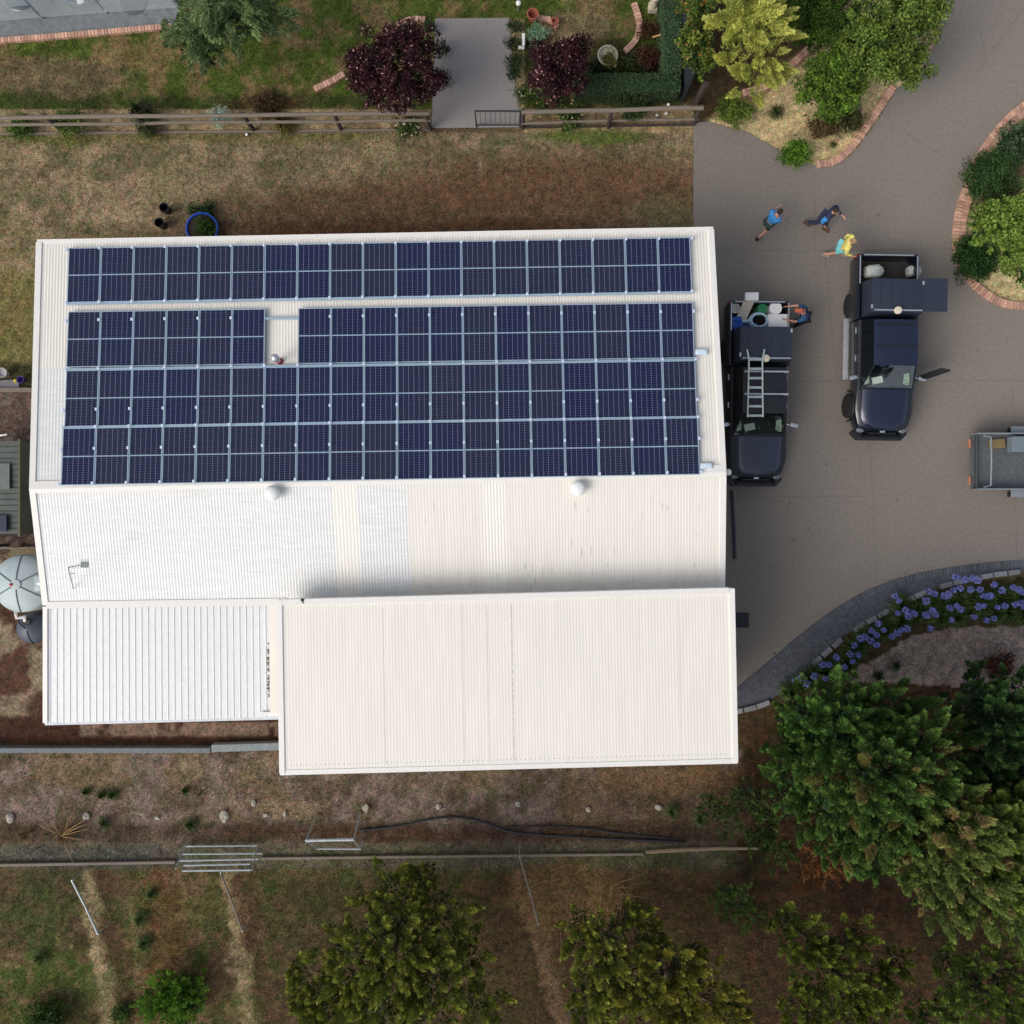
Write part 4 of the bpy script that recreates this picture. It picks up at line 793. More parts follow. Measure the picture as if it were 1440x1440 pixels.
def ute(label, loc, rz, paint, bonnet_m, rails_on_roof, side_step, open_doors):
    """local: nose toward -Y at y=-2.9, tail at y=+2.9, z up"""
    t = thing('ute', label, 'ute', loc, rz, group='black dual-cab utes parked on the driveway'); Y0 = -2.9
    st = [(0.0, .48, .66, .64), (.05, .62, .80, .76), (.16, .76, .94, .88), (.36, .87, 1.04, .97), (.8, .94, 1.10, 1.04), (1.15, .94, 1.14, 1.09), (1.45, .93, 1.18, 1.13), (1.8, .92, 1.18, 1.14), (2.4, .92, 1.18, 1.15), (3.1, .92, 1.18, 1.15), (3.66, .93, 1.18, 1.16)]
    b = MB(); n = 11
    for s_, w_, zc, ze in st:
        y = Y0+s_
        half = [(w_*.94, .38), (w_, .58), (w_*1.0, .82), (w_*.97, ze-.04), (w_*.9, ze)]
        pr = half+[(w_*.5, zc)]+[(-x, z) for x, z in ([(w_*.5, zc)]+half[::-1])]
        b.v += [Vector((x, y, z)) for x, z in pr]; n = len(pr)
    for i in range(len(st)-1):
        for k in range(n-1): b.f.append((i*n+k, i*n+k+1, (i+1)*n+k+1, (i+1)*n+k))
    b.f.append(tuple(range(n))); b.f.append(tuple((len(st)-1)*n+k for k in range(n)))
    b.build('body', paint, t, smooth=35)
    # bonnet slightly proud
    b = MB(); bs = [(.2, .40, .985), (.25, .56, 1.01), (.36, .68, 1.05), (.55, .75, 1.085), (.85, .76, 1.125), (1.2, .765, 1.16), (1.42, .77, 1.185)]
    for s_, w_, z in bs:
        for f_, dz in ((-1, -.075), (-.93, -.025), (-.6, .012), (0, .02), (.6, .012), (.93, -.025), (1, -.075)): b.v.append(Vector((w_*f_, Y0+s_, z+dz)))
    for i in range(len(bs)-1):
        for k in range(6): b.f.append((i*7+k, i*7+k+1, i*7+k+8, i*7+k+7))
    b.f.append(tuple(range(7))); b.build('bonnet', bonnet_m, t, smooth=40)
    # cab frame
    yb0, yb1, yt0, yt1 = Y0+1.45, Y0+3.64, Y0+2.12, Y0+3.52; zb, zt = 1.17, 1.80; wb, wt = .84, .66
    B4 = [Vector((-wb, yb0, zb)), Vector((wb, yb0, zb)), Vector((wb, yb1, zb)), Vector((-wb, yb1, zb))]; T4 = [Vector((-wt, yt0, zt)), Vector((wt, yt0, zt)), Vector((wt, yt1, zt)), Vector((-wt, yt1, zt))]
    b = MB()
    for i in range(4): b.tube([B4[i], T4[i]], .035, 6)
    for s_ in (-1, 1): b.tube([Vector((s_*wb, -.25, zb)), Vector((s_*wt, -.2, zt))], .03, 6)
    b.build('pillars', paint, t)
    def panel(q, inset, m, nm, off=0.0, par=t):
        c = sum(q, Vector((0, 0, 0)))/4; b = MB(); b.add([p.lerp(c, inset) for p in q], [(0, 1, 2, 3)]); return b.build(nm, m, par)
    panel([B4[0], B4[1], T4[1], T4[0]], .04, CG, 'windscreen'); panel([B4[2], B4[3], T4[3], T4[2]], .04, CGD, 'rear_window')
    for s_ in (-1, 1):
        for ya, yb_, ta, tb in ((yb0+.1, -.28, yt0, -.23), (-.22, yb1-.05, -.17, yt1)):
            panel([Vector((s_*wb, ya, zb)), Vector((s_*wb, yb_, zb)), Vector((s_*wt, tb, zt)), Vector((s_*wt, ta, zt))], .03, CGD, 'side_window')
    b = MB(); nx_, ny = 8, 6
    for j in range(ny+1):
        for i in range(nx_+1):
            u = -1+2*i/nx_; v = j/ny; y = yt0-.03+(yt1+.04-yt0)*v; z = zt+.075-.06*abs(u)**2.4-.025*abs(2*v-1)**3+(.008 if i % 2 else 0); b.v.append(Vector((u*(wt+.03), y, z)))
    for j in range(ny):
        for i in range(nx_): a_ = j*(nx_+1)+i; b.f.append((a_, a_+1, a_+nx_+2, a_+nx_+1))
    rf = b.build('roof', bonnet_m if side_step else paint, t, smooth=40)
    # interior; its pale green tones stand in for windscreen reflections
    b = MB(); b.box((0, Y0+1.78, 1.1), (1.5, .4, .14), bev=.05); b.build('dashboard', mat('dash_reflection_tint', C(190, 206, 188), .6, var=.5, scale=5), t, smooth=40)
    for s_ in (-1, 1):
        b = MB(); b.box((s_*.36, Y0+2.35, 1.0), (.5, .5, .12), bev=.05); b.box((s_*.36, Y0+2.6, 1.28), (.48, .14, .55), bev=.05); b.box((s_*.36, Y0+2.62, 1.6), (.24, .1, .16), bev=.04); b.build('seat', SEATM, t, smooth=40)
    b = MB(); b.tube([(.36+.18*math.cos(a_), Y0+2.0+.05*math.sin(a_), 1.25+.17*math.sin(a_)) for a_ in [k*PI/6 for k in range(13)]], .015, 6); b.build('steering_wheel', LINER, t)
    b = MB(); b.box((-.3, Y0+1.72, 1.19), (.34, .22, .02), .2); b.build('paper', WHP, t)
    # chassis + tub
    b = MB(); b.box((0, .1, .45), (1.5, 5.3, .16)); b.build('chassis', BLKP, t)
    b = MB(); ya, yb_ = Y0+3.7, Y0+5.72; ym = (ya+yb_)/2; ly = yb_-ya
    for s_ in (-1, 1): b.box((s_*.93, ym, .84), (.1, ly, .68), bev=.03)
    b.box((0, ya+.03, .86), (1.76, .06, .62)); b.build('tub', paint, t, smooth=40)
    b = MB(); b.box((0, ym, .62), (1.76, ly-.1, .05)); b.build('tub_floor', LINER, t)
    b = MB(); b.box((0, yb_+.02, .86), (1.86, .08, .64), bev=.02); tg = b.build('tailgate', paint, t, smooth=40); b = MB(); b.box((0, yb_+.07, .98), (.3, .02, .08)); b.build('handle', BLKP, tg)
    b = MB()
    for s_ in (-1, 1): b.box((s_*.92, yb_-.45, 1.205), (.035, .9, .025))
    b.box((0, yb_+.02, 1.2), (1.6, .035, .025)); b.build('tub_rail', SILV, t)
    b = MB(); b.box((0, yb_+.16, .52), (1.5, .16, .14), bev=.03); b.build('rear_bumper', mat('bumper_steel', C(110, 114, 120), .4, metal=.4), t)
    for s_ in (-1, 1): b = MB(); b.box((s_*.94, yb_+.03, .95), (.07, .07, .34), bev=.01); b.build('tail_light', RED, t)
    # canopy box
    ca, cb = Y0+3.72, Y0+4.84; cm_ = (ca+cb)/2; b = MB(); b.box((0, cm_, 1.53), (1.72, cb-ca, .66), bev=.03, taper=.94); b.build('canopy', CAN, t, smooth=40)
    b = MB()
    for k in (-.52, -.18, .18, .52): b.box((k, cm_+.05, 1.864), (.03, .85, .012))
    b.build('canopy_ribs', CAN, t)
    b = MB(); b.box((.02, ca+.09, 1.89), (1.5, .04, .04)); b.build('canopy_crossbar', SILV, t); b = MB(); b.lathe([(.11, 0), (.12, .08), (.1, .11), (.001, .12)], (-.02, ca+.07, 1.9), n=16); b.build('beacon', mat('beige_plastic', C(208, 200, 178), .5), t, smooth=40)
    for q_ in ((-.8, ca+.2), (.8, cb-.16)): b = MB(); b.box((q_[0], q_[1], 1.87), (.06, .12, .03), bev=.008); b.build('latch', SILV, t)
    # wheels + arches
    for s_ in (-1, 1):
        for y in (Y0+.98, Y0+4.3):
            M_ = Matrix.Rotation(PI/2, 4, 'Y'); b = MB(); b.lathe([(.24, -.13), (.36, -.135), (.395, -.1), (.4, 0), (.395, .1), (.36, .135), (.24, .13)], (s_*.86, y, .4), 26, M_); wh = b.build('wheel', TYRE, t, smooth=50)
            b = MB(); b.lathe([(.001, .06), (.1, .07), (.2, .09), (.24, .12), (.24, -.12), (.001, -.1)], (s_*.86, y, .4), 20, Matrix.Rotation(PI/2*s_, 4, 'Y')); b.build('rim', RIM, wh, smooth=40)
            b = MB(); b.tube([(s_*(.93), y+.5*math.cos(a_), .42+.5*math.sin(a_)) for a_ in [k*PI/8 for k in range(9)]], .04, 8); b.build('wheel_arch', BLKP, t, smooth=50)
    # mirrors, handles, lights, bull bar
    for s_ in (-1, 1):
        b = MB(); b.box((s_*1.1, Y0+1.78, 1.22), (.26, .13, .17), s_*-.25, bev=.045); b.bar((s_*.9, Y0+1.82, 1.16), (s_*1.0, Y0+1.8, 1.18), .025); b.build('mirror', mat('chrome', C(210, 215, 220), .15, metal=.8, var=.02), t, smooth=50)
        b = MB(); b.ball((s_*.68, Y0+.16, .84), (.14, .1, .06), 12, ); b.build('headlight', HL, t, smooth=60)
        for y in (-.55, .35): b = MB(); b.box((s_*.94, y+.1, 1.0), (.04, .2, .04), bev=.01); b.build('door_handle', SILV, t)
    b = MB(); b.box((0, Y0-.06, .62), (1.5, .2, .24), bev=.06); b.box((.72, Y0+.1, .6), (.36, .25, .22), -.7, bev=.05); b.box((-.72, Y0+.1, .6), (.36, .25, .22), .7, bev=.05); b.build('front_bumper', BLKP, t, smooth=40)
    b = MB(); b.tube([(-.62, Y0-.02, .7), (-.6, Y0-.1, .9), (.6, Y0-.1, .9), (.62, Y0-.02, .7)], .035, 8)
    b.build('bull_bar', BLKP, t, smooth=50); b = MB(); b.box((0, Y0+.05, .86), (.9, .04, .14), bev=.01); b.build('grille', BLKP, t)
    b = MB(); b.box((0, Y0+.1, .93), (.16, .06, .05), bev=.01); b.build('badge_bar', SILV, t); b = MB(); b.box((0, Y0+1.5, 1.2), (1.5, .07, .02)); b.bar((-.6, Y0+1.52, 1.22), (-.05, Y0+1.66, 1.3), .01, 5); b.bar((.1, Y0+1.5, 1.22), (.65, Y0+1.64, 1.3), .01, 5); b.build('wiper', BLKP, t)
    if side_step:
        for s_ in (-1, 1): b = MB(); b.box((s_*1.03, -.05, .42), (.17, 2.0, .05), bev=.02); b.build('side_step', mat('step_steel', C(176, 178, 184), .4, metal=.3), t, smooth=40)
    if rails_on_roof:
        for y in (-.22, .48):
            b = MB(); b.box((0, y, 1.96), (1.38, .05, .035), bev=.01)
            for s_ in (-1, 1): b.box((s_*.62, y, 1.9), (.06, .06, .11))
            b.build('roof_bar', GALVP, t)
    else:
        for y in (-.22, .48):
            b = MB(); b.box((0, y, 1.895), (1.25, .045, .02), bev=.008); b.build('roof_bar', BLKP, t)
    if open_doors:
        b = MB(); b.box((1.18, cm_+.03, 1.84), (.76, cb-ca-.08, .03), M=Matrix.Rotation(-.06, 4, 'Y'), bev=.01); dd = b.build('canopy_door', CAN, t); b = MB(); b.box((1.42, cm_, 1.845), (.1, .03, .03)); b.build('handle', SILV, dd)
        b = MB(); M_ = Matrix.Rotation(R(20), 4, 'Z'); b.box((1.36, Y0+1.92, .78), (.95, .13, .72), M=M_, bev=.03); dd = b.build('door', BLKP, t, smooth=40)
        b = MB(); b.box((1.4, Y0+1.93, 1.42), (.8, .05, .5), M=M_ @ Matrix.Rotation(.3, 4, 'X')); b.build('door_window', CGD, dd)
    return t
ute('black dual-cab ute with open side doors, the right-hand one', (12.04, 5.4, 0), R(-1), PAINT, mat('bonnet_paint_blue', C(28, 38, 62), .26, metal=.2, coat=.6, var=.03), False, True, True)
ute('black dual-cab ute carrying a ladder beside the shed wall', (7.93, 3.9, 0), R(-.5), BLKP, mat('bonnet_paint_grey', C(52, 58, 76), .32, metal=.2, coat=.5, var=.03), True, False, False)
UX, UY = 7.93, 3.9
# ladder on left ute
t = thing('ladder', 'aluminium ladder lying along the roof bars of the left ute', 'ladder', (UX-.36, UY-.1, 2.0)); LA = mat('ladder_alloy', C(190, 202, 200), .35, metal=.4)
for s_ in (-1, 1): b = MB(); b.tube([(s_*.24, -.85, .0), (s_*.22, .1, .02), (s_*.21, .95, .05), (s_*.27, 1.25, .06)], .028, 8); b.build('stile', LA, t)
for k in range(7): b = MB(); b.box((0, -.8+.29*k, .01+.006*k), (.44, .075, .03), bev=.01); b.build('rung', LA, t)
# load in left ute tub
TY = UY+2.35
def item(name, label, cat, fn, m, smooth=40): b = MB(); fn(b); return tag(b.build(name, m, smooth=smooth), label, cat)
item('white_box', 'white square plastic tub in the left ute, lower right of the tray', 'box', lambda b: b.box((UX+.6, TY-.12, 1.0), (.62, .44, .42), bev=.03), WHP)
item('cable_reel', 'round white cable reel in the back corner of the left ute', 'reel', lambda b: (b.lathe([(.001, 1.12), (.04, 1.12), (.04, 1.15), (.2, 1.15), (.21, 1.12), (.08, 1.1), (.08, .8), (.21, .78), (.21, .74), (.001, .74)], (UX+.54, TY+.3, 0), 26)), WHP)
item('green_reel', 'round green reel beside the white one in the left ute', 'reel', lambda b: (b.lathe([(.05, 1.08), (.16, 1.08), (.17, 1.02), (.07, 1.0), (.07, .75), (.17, .72), (.17, .66)], (UX+.14, TY+.3, 0), 22)), mat('green_plastic', C(38, 120, 76), .5))
item('conduit_coil', 'pale blue coil of conduit lying in the left ute tray', 'coil', lambda b: ([b.tube([(UX+.02+(.27+.03*math.cos(j))*math.cos(a_), TY-.08+(.22+.03*math.cos(j))*math.sin(a_), 1.02+.05*j) for a_ in [k*PI/12 for k in range(25)]], .035, 8) for j in range(3)], b.tube([(UX-.2, TY-.05, 1.08), (UX-.42, TY-.12, 1.08), (UX-.55, TY-.1, 1.05)], .05, 8)), mat('pale_blue_coil', C(176, 208, 226), .5))
item('cardboard_box', 'long pale carton sticking up over the left ute tailgate', 'carton', lambda b: b.box((UX-.42, TY+.3, 1.12), (.32, .75, .14), R(-22), M=Matrix.Rotation(R(14), 4, 'X'), bev=.01), mat('pale_card', C(190, 182, 168), .8))
item('foam_block', 'white foam block on the tailgate end of the left ute', 'block', lambda b: b.box((UX-.28, TY+.62, 1.28), (.42, .26, .2), bev=.02), WHP)
item('blue_bag', 'bright blue tool bag in the near left corner of the left ute', 'bag', lambda b: (b.box((UX-.68, TY-.15, .95), (.36, .42, .36), .2, bev=.08), b.tube([(UX-.8, TY-.1, 1.12), (UX-.68, TY-.12, 1.22), (UX-.56, TY-.1, 1.12)], .02, 6)), mat('blue_nylon', C(34, 84, 170), .7, var=.2))
item('white_bucket', 'small white bucket in the far left corner of the left ute', 'bucket', lambda b: b.lathe([(.12, .7), (.15, 1.05), (.16, 1.06), (.13, 1.06), (.11, .8), (.001, .8)], (UX-.74, TY+.32, 0), 20), WHP)
item('dark_blue_case', 'dark blue case beside the pale blue coil in the left ute', 'case', lambda b: b.box((UX-.25, TY-.25, .86), (.5, .22, .34), bev=.03), mat('dark_blue_case', C(30, 50, 120), .5))
# load in right ute
def sack(px, py, sx, sy, label):
    bm = bmesh.new(); bmesh.ops.create_icosphere(bm, subdivisions=3, radius=1); b = MB(); c = P(px, py, .84)
    for v in bm.verts:
        n = v.co.copy(); v.co = Vector([math.copysign(abs(a_)**.6, a_) for a_ in n])*(1+.08*math.sin(n.x*9+n.y*7)+.06*math.sin(n.y*13+n.z*5)); v.co = Vector((v.co.x*sx, v.co.y*sy, v.co.z*.18))+c
    bm.verts.index_update(); b.add([v.co for v in bm.verts], [tuple(v.index for v in f.verts) for f in bm.faces]); bm.free(); tag(b.build('white_sack', mat('sack_weave', C(176, 180, 176), .85, var=.1, scale=12), smooth=60), label, 'sack', 'white sacks in the right ute')
sack(1228, 382, .3, .2, 'crumpled whitish sack on the left of the right ute tray'); sack(1284, 382, .22, .18, 'whitish sack on the right of the right ute tray')
# trailer
t = thing('box_trailer', 'grey steel box trailer cut by the right edge of the picture', 'trailer', P(1436, 651, 0)); TR = mat('trailer_steel', C(150, 156, 160), .45, metal=.4, var=.12); TRF = mat('trailer_floor', C(96, 100, 102), .7, metal=.2, var=.2)
x0 = P(1374, 651, .95).x-t.location.x; Ln = 3.0; hw_ = .9
b = MB(); b.box((x0+Ln/2, 0, .55), (Ln, 1.8, .04)); b.build('floor', TRF, t)
for s_ in (-1, 1): b = MB(); b.box((x0+Ln/2, s_*hw_, .76), (Ln, .03, .42)); b.tube([(x0, s_*hw_, .98), (x0+Ln, s_*hw_, .98)], .028, 8); b.build('side_wall', TR, t)
b = MB(); b.box((x0+Ln, 0, .76), (.03, 1.8, .42)); b.build('front_wall', TR, t); b = MB(); b.box((x0+.1, 0, .66), (.03, 1.74, .34), M=Matrix.Rotation(-.3, 4, 'Y')); b.build('tailgate', mat('trailer_dark', C(72, 78, 82), .5), t)
b = MB(); b.tube([(x0+.2, .82, .98), (x0+.42, .78, 1.0), (x0+.44, 0, 1.0), (x0+.42, -.78, 1.0), (x0+.2, -.84, .98)], .03, 8); b.build('hoop', TR, t, smooth=50)
for s_ in (-1, 1): b = MB(); b.lathe([(.17, -.09), (.29, -.09), (.3, 0), (.29, .09), (.17, .09)], (x0+1.7, s_*1.05, .3), 22, Matrix.Rotation(PI/2, 4, 'X')); b.build('wheel', TYRE, t, smooth=40); b = MB(); b.box((x0+1.7, s_*1.04, .64), (.85, .24, .03), bev=.01); b.build('mudguard', TR, t)
for y, z_ in ((.6, .6), (-.62, .6)): b = MB(); b.box((x0-.06, y, z_), (.06, .28, .1), bev=.01); b.build('tail_light', mat('amber_lens', C(176, 120, 90), .4), t)
b = MB(); b.bar((x0+Ln, .5, .5), (x0+Ln+1.2, 0, .5), .04); b.bar((x0+Ln, -.5, .5), (x0+Ln+1.2, 0, .5), .04); b.build('drawbar', TR, t); b = MB(); b.bar((x0+Ln+1.15, .05, .0), (x0+Ln+1.15, .05, .55), .03); b.build('jockey_stand', TR, t)
b = MB(); c = P(1446, 625, .98); b.box(c, (1.2, .5, .3), bev=.02); tag(b.build('tool_chest', mat('chest_grey', C(112, 124, 132), .5, var=.08)), 'blue-grey tool chest on the upper side of the trailer', 'tool chest')
b = MB(); b.box(P(1402, 624, .64), (.5, .3, .1), .1, bev=.02); tag(b.build('wood_offcut', mat('tan_wood', C(130, 112, 78), .8)), 'tan timber offcut on the trailer floor by the chest', 'timber')

# ---------------------------------------------------------------- people
SKIN = mat('skin', C(200, 148, 124), .6, var=.04)
def skinmesh(pts, edges, rad, root=0, sub=1):
    me = bpy.data.meshes.new('tmp'); me.from_pydata([tuple(p) for p in pts], edges, []); o = bpy.data.objects.new('tmp', me); COL.objects.link(o)
    m = o.modifiers.new('s', 'SKIN'); m.use_smooth_shade = True
    for i, r in enumerate(rad):
        r = r if isinstance(r, tuple) else (r, r); me.skin_vertices[0].data[i].radius = r; me.skin_vertices[0].data[i].use_root = (i == root)
    s_ = o.modifiers.new('u', 'SUBSURF'); s_.levels = sub; s_.render_levels = sub
    dg = bpy.context.evaluated_depsgraph_get(); ev = o.evaluated_get(dg); em = ev.to_mesh(); vs = [v.co.copy() for v in em.vertices]; fs = [tuple(p.vertices) for p in em.polygons]; ev.to_mesh_clear()
    bpy.data.objects.remove(o); bpy.data.meshes.remove(me); return vs, fs
def person(label, px, py, face, H, stride, arms, shirt, pants, hair, shoe, long_pants=True, hat=None, lean=.05, sleeves=False, arm_m=None, bulk=1.0, hem=None):
    """face: heading in degrees (image), arms: per side (upper swing, bend, spread)"""
    t = thing('person', label, 'person', P(px, py, 0), R(face)-PI/2); k = H/1.75
    hip = Vector((0, 0, .93*k)); wa = Vector((0, lean*.3, 1.1*k)); ch = Vector((0, lean*.8, 1.32*k)); nk = Vector((0, lean*1.2, 1.5*k)); hd = Vector((0, lean*1.5+.02, 1.64*k))
    J = {}; 
    for s_, nm, st in ((-1, 'L', stride), (1, 'R', -stride)):
        hj = Vector((s_*.1*k, 0, .9*k)); kn = hj+Vector((s_*.02, math.sin(st)*.44*k+.02, -math.cos(st)*.43*k)); sh_ = st-max(0, -st)*.5-.1*(st < 0); an = kn+Vector((0, math.sin(sh_)*.42*k, -math.cos(sh_)*.4*k)); J[nm] = [hj, kn, an]
    mz = min(J['L'][2].z, J['R'][2].z)-.09*k
    for j in J.values():
        for q_ in j: q_.z -= mz
    for q_ in (hip, wa, ch, nk, hd): q_.z -= mz
    A = {}
    for s_, nm, (sw, bd, spd) in ((-1, 'L', arms[0]), (1, 'R', arms[1])):
        sj = ch+Vector((s_*.19*k*bulk, 0, .09*k)); el = sj+Vector((s_*spd*.28*k, math.sin(sw)*.28*k, -math.cos(sw)*.28*k*(1-spd*.4))); f_ = sw+bd; wr = el+Vector((-s_*.04, math.sin(f_)*.25*k, -math.cos(f_)*.25*k)); A[nm] = [sj, el, wr]
    pts = [hip, wa, ch, nk, hd-Vector((0, 0, .05))]; ed = [(0, 1), (1, 2), (2, 3), (3, 4)]; rad = [(.15*k*bulk, .11*k), (.11*k*bulk, .08*k), (.11*k*bulk, .08*k), .05*k, .065*k]
    for j in J.values(): n = len(pts); pts += j; rad += [.088*k, .06*k, .042*k]; ed += [(0, n), (n, n+1), (n+1, n+2)]
    for j in A.values(): n = len(pts); pts += j; rad += [.045*k, .04*k, .03*k]; ed += [(2, n), (n, n+1), (n+1, n+2)]
    vs, fs = skinmesh(pts, ed, rad); b = MB(); b.add(vs, fs)
    b.ball(hd, (.078*k, .098*k, .118*k), 16); b.ball(hd+Vector((0, .098*k, -.01)), (.012, .02, .025), 8)
    for s_ in (-1, 1): b.ball(hd+Vector((s_*.08*k, 0, -.01)), (.012, .022, .032), 8)
    for nm, s_ in (('L', -1), ('R', 1)):
        wr = A[nm][2]; d = (A[nm][2]-A[nm][1]).normalized(); sd_ = d.cross(Vector((s_, 0, 0))).normalized()
        vs, fs = skinmesh([wr, wr+d*.05, wr+d*.09], [(0, 1), (1, 2)], [.028*k, (.02, .038), (.018, .036)]); b.add(vs, fs)
        for q in range(4): o = wr+d*.08+sd_*(q-1.5)*.02; l_ = (.062, .075, .07, .055)[q]; b.tube([o, o+d*l_*.5, o+d*l_*.85+Vector((-s_*.015, .01, 0)), o+d*l_+Vector((-s_*.025, .012, 0))], [.0095, .009, .008, .005], 6)
        o = wr+d*.03+sd_*.03; b.tube([o, o+sd_*.03+d*.03, o+sd_*.035+d*.06], [.012, .01, .006], 6)
    bd = b.build('body', SKIN, t, smooth=70)
    b = MB(); 
    for s_ in (-1, 1): b.ball(hd+Vector((s_*.03, .088*k, .005)), (.011, .008, .008), 8)
    b.box(hd+Vector((0, .088*k, -.055)), (.04, .012, .008)); b.build('face_features', mat('dark_features', C(60, 36, 30), .6), t)
    pts = [hip+Vector((0, 0, .02)), wa, ch, ch+Vector((0, .01, .12*k))]; ed = [(0, 1), (1, 2), (2, 3)]; rad = [(.175*k*bulk, .13*k), (.155*k*bulk, .12*k), (.2*k*bulk, .15*k), (.13*k, .11*k)]
    for j in A.values():
        n = len(pts); pts += [j[0], j[0].lerp(j[1], .8)] + ([j[1], j[2].lerp(j[1], .1)] if sleeves else []); rad += [.09*k, .07*k]+([.056*k, .04*k] if sleeves else []); ed += [(2, n), (n, n+1)]+([(n+1, n+2), (n+2, n+3)] if sleeves else [])
    vs, fs = skinmesh(pts, ed, rad); b = MB(); b.add(vs, fs); b.build('shirt', shirt, t, smooth=70)
    if arm_m:
        for j in A.values():
            vs, fs = skinmesh([j[0]+(j[0]-j[1])*.12, j[0].lerp(j[1], .5), j[1], j[1].lerp(j[2], .5)], [(0, 1), (1, 2), (2, 3)], [.105*k, .09*k, .075*k, .06*k]); b = MB(); b.add(vs, fs); b.build('sleeve', arm_m, t, smooth=70)
    pts = [hip+Vector((0, 0, .03))]; ed = []; rad = [(.165*k*bulk, .125*k)]
    for j in J.values(): n = len(pts); c_ = [j[0], j[0].lerp(j[1], .75)]+([j[1], j[2].lerp(j[1], .12)] if long_pants else []); pts += c_; rad += [.105*k, .088*k]+([.075*k, .062*k] if long_pants else []); ed += [(0, n)]+[(n+q, n+q+1) for q in range(len(c_)-1)]
    vs, fs = skinmesh(pts, ed, rad); b = MB(); b.add(vs, fs); b.build('trousers' if long_pants else 'shorts', pants, t, smooth=70)
    for j in J.values(): b = MB(); a_ = j[2]; b.box(a_+Vector((0, .06, -.04)), (.095, .27*k, .09), bev=.03); b.bar(a_+Vector((0, -.01, -.03)), a_+Vector((0, -.01, .07)), .055, 10); b.build('boot', shoe, t, smooth=50)
    b = MB()
    if hat: b.ball(hd+Vector((0, -.005, .035)), (.092*k, .11*k, .1*k), 14); b.box(hd+Vector((0, .13*k, .04)), (.14, .09, .015), bev=.005); b.build('cap', hat, t, smooth=60)
    else: b.ball(hd+Vector((0, -.02, .03)), (.088*k, .103*k, .11*k), 14); b.build('hair', hair, t, smooth=60)
    return t
BLU = mat('bright_blue_cloth', C(56, 136, 200), .8, var=.3, scale=14); NAV = mat('navy_cloth', C(44, 50, 78), .85, var=.15); YEL = mat('hi_vis_yellow', C(226, 214, 118), .8, var=.2, scale=14); DKH = mat('dark_hair', C(46, 34, 30), .8); LTH = mat('fair_hair', C(150, 128, 96), .8); BOOT = mat('brown_boot', C(96, 72, 48), .8); BLKB = mat('black_boot', C(38, 30, 32), .7); TEAL = mat('teal_cloth', C(120, 200, 205), .8); ORG = mat('orange_hi_vis', C(206, 110, 76), .8); DGR = mat('dark_green_cloth', C(36, 58, 54), .85)
person('person in a light blue shirt and dark shorts walking, nearest the shed corner', 1071, 325, 40, 1.68, .3, ((.5, .9, .15), (.2, 1.3, .15)), BLU, DGR, DKH, BLKB, long_pants=False, lean=.1)
person('person in navy clothes with bright blue sleeves walking, middle of the group', 1146, 319, -38, 1.8, .3, ((.3, 1.2, .3), (-.2, .9, .3)), NAV, NAV, DKH, BOOT, sleeves=True, bulk=1.1, arm_m=BLU)
person('person in a yellow top and teal shorts beside the right ute', 1171, 359, -20, 1.7, .28, ((-.4, .5, .3), (.3, 1.0, .2)), YEL, TEAL, LTH, mat('pale_shoe', C(170, 150, 130), .8), long_pants=False, bulk=1.2, sleeves=True)
person('person in dark blue and orange bent over the side of the left ute', 1120, 455, 175, 1.72, .1, ((1.0, .5, .25), (.9, .6, .25)), mat('blue_work_shirt', C(44, 80, 120), .8), mat('dark_trousers', C(32, 34, 44), .85), DKH, BOOT, lean=.28, bulk=1.05, hat=mat('orange_cap', C(176, 92, 66), .8))

# ---------------------------------------------------------------- garden planting
G1 = (C(38, 56, 26), C(80, 104, 44)); PUR = (C(34, 16, 24), C(70, 32, 44), C(170, 128, 130))
tree('purple_tree', 'large dark purple-leaved tree left of the garden path', 'tree', (560, 110), [(553, 96, 2.6, 1.0, .6), (520, 80, 2.3, .65, .6), (590, 70, 2.4, .7, .6), (520, 120, 2.2, .65, .6), (595, 118, 2.2, .65, .6), (555, 135, 2.1, .6, .6), (553, 60, 2.2, .55, .6), (505, 100, 2.1, .45, .6)], PUR, n_per=2600, L=.08, W=.05, clump=.2, accent='leaf', r=.09)
tree('purple_tree', 'smaller purple-leaved tree right of the garden path', 'tree', (787, 104), [(784, 92, 2.3, .75, .6), (762, 105, 2.0, .5, .6), (805, 75, 2.1, .5, .6), (800, 112, 2.0, .5, .6), (780, 125, 1.9, .45, .6), (765, 78, 2, .4, .6)], PUR, n_per=2600, L=.08, W=.05, clump=.19, accent='leaf', r=.07)
tree('olive_tree', 'drooping grey-green tree beside the patio', 'tree', (325, 50), [(285, 38, 3.0, .9, .6), (345, 22, 3.2, .8, .6), (315, 5, 3.4, .9, .6), (270, 62, 2.4, .5, .6), (258, 30, 2.6, .5, .6), (375, 30, 2.8, .55, .6), (300, 65, 2.2, .5, .6)], (C(58, 76, 50), C(122, 138, 96)), n_per=2300, L=.13, W=.035, clump=.24, kind='spray', up=-.4)
for x, y, r_, l in ((724, 38, .28, 'topmost'), (722, 62, .33, 'second'), (723, 85, .33, 'third'), (723, 103, .3, 'lowest')): shrub('path_shrub', 'small dark green shrub right of the path, the %s of the row' % l, 'shrub', x, y, r_, .55, (C(30, 42, 26), C(58, 72, 44)), group='dark shrubs lining the path', n_per=600, clump=.12, L=.06, W=.03)
for x, y, r_, l in ((604, 38, .22, 'small round dark shrub at the top left of the path'), (621, 70, .34, 'dark green shrub standing in for purple tree shadow, upper'), (622, 110, .36, 'dark green shrub standing in for purple tree shadow, lower')): shrub('path_shrub', l, 'shrub', x, y, r_, .55, (C(30, 40, 28), C(54, 66, 44)), n_per=600, clump=.12, L=.06, W=.03)  # the two lower shrubs stand in for the purple tree's shadow edge
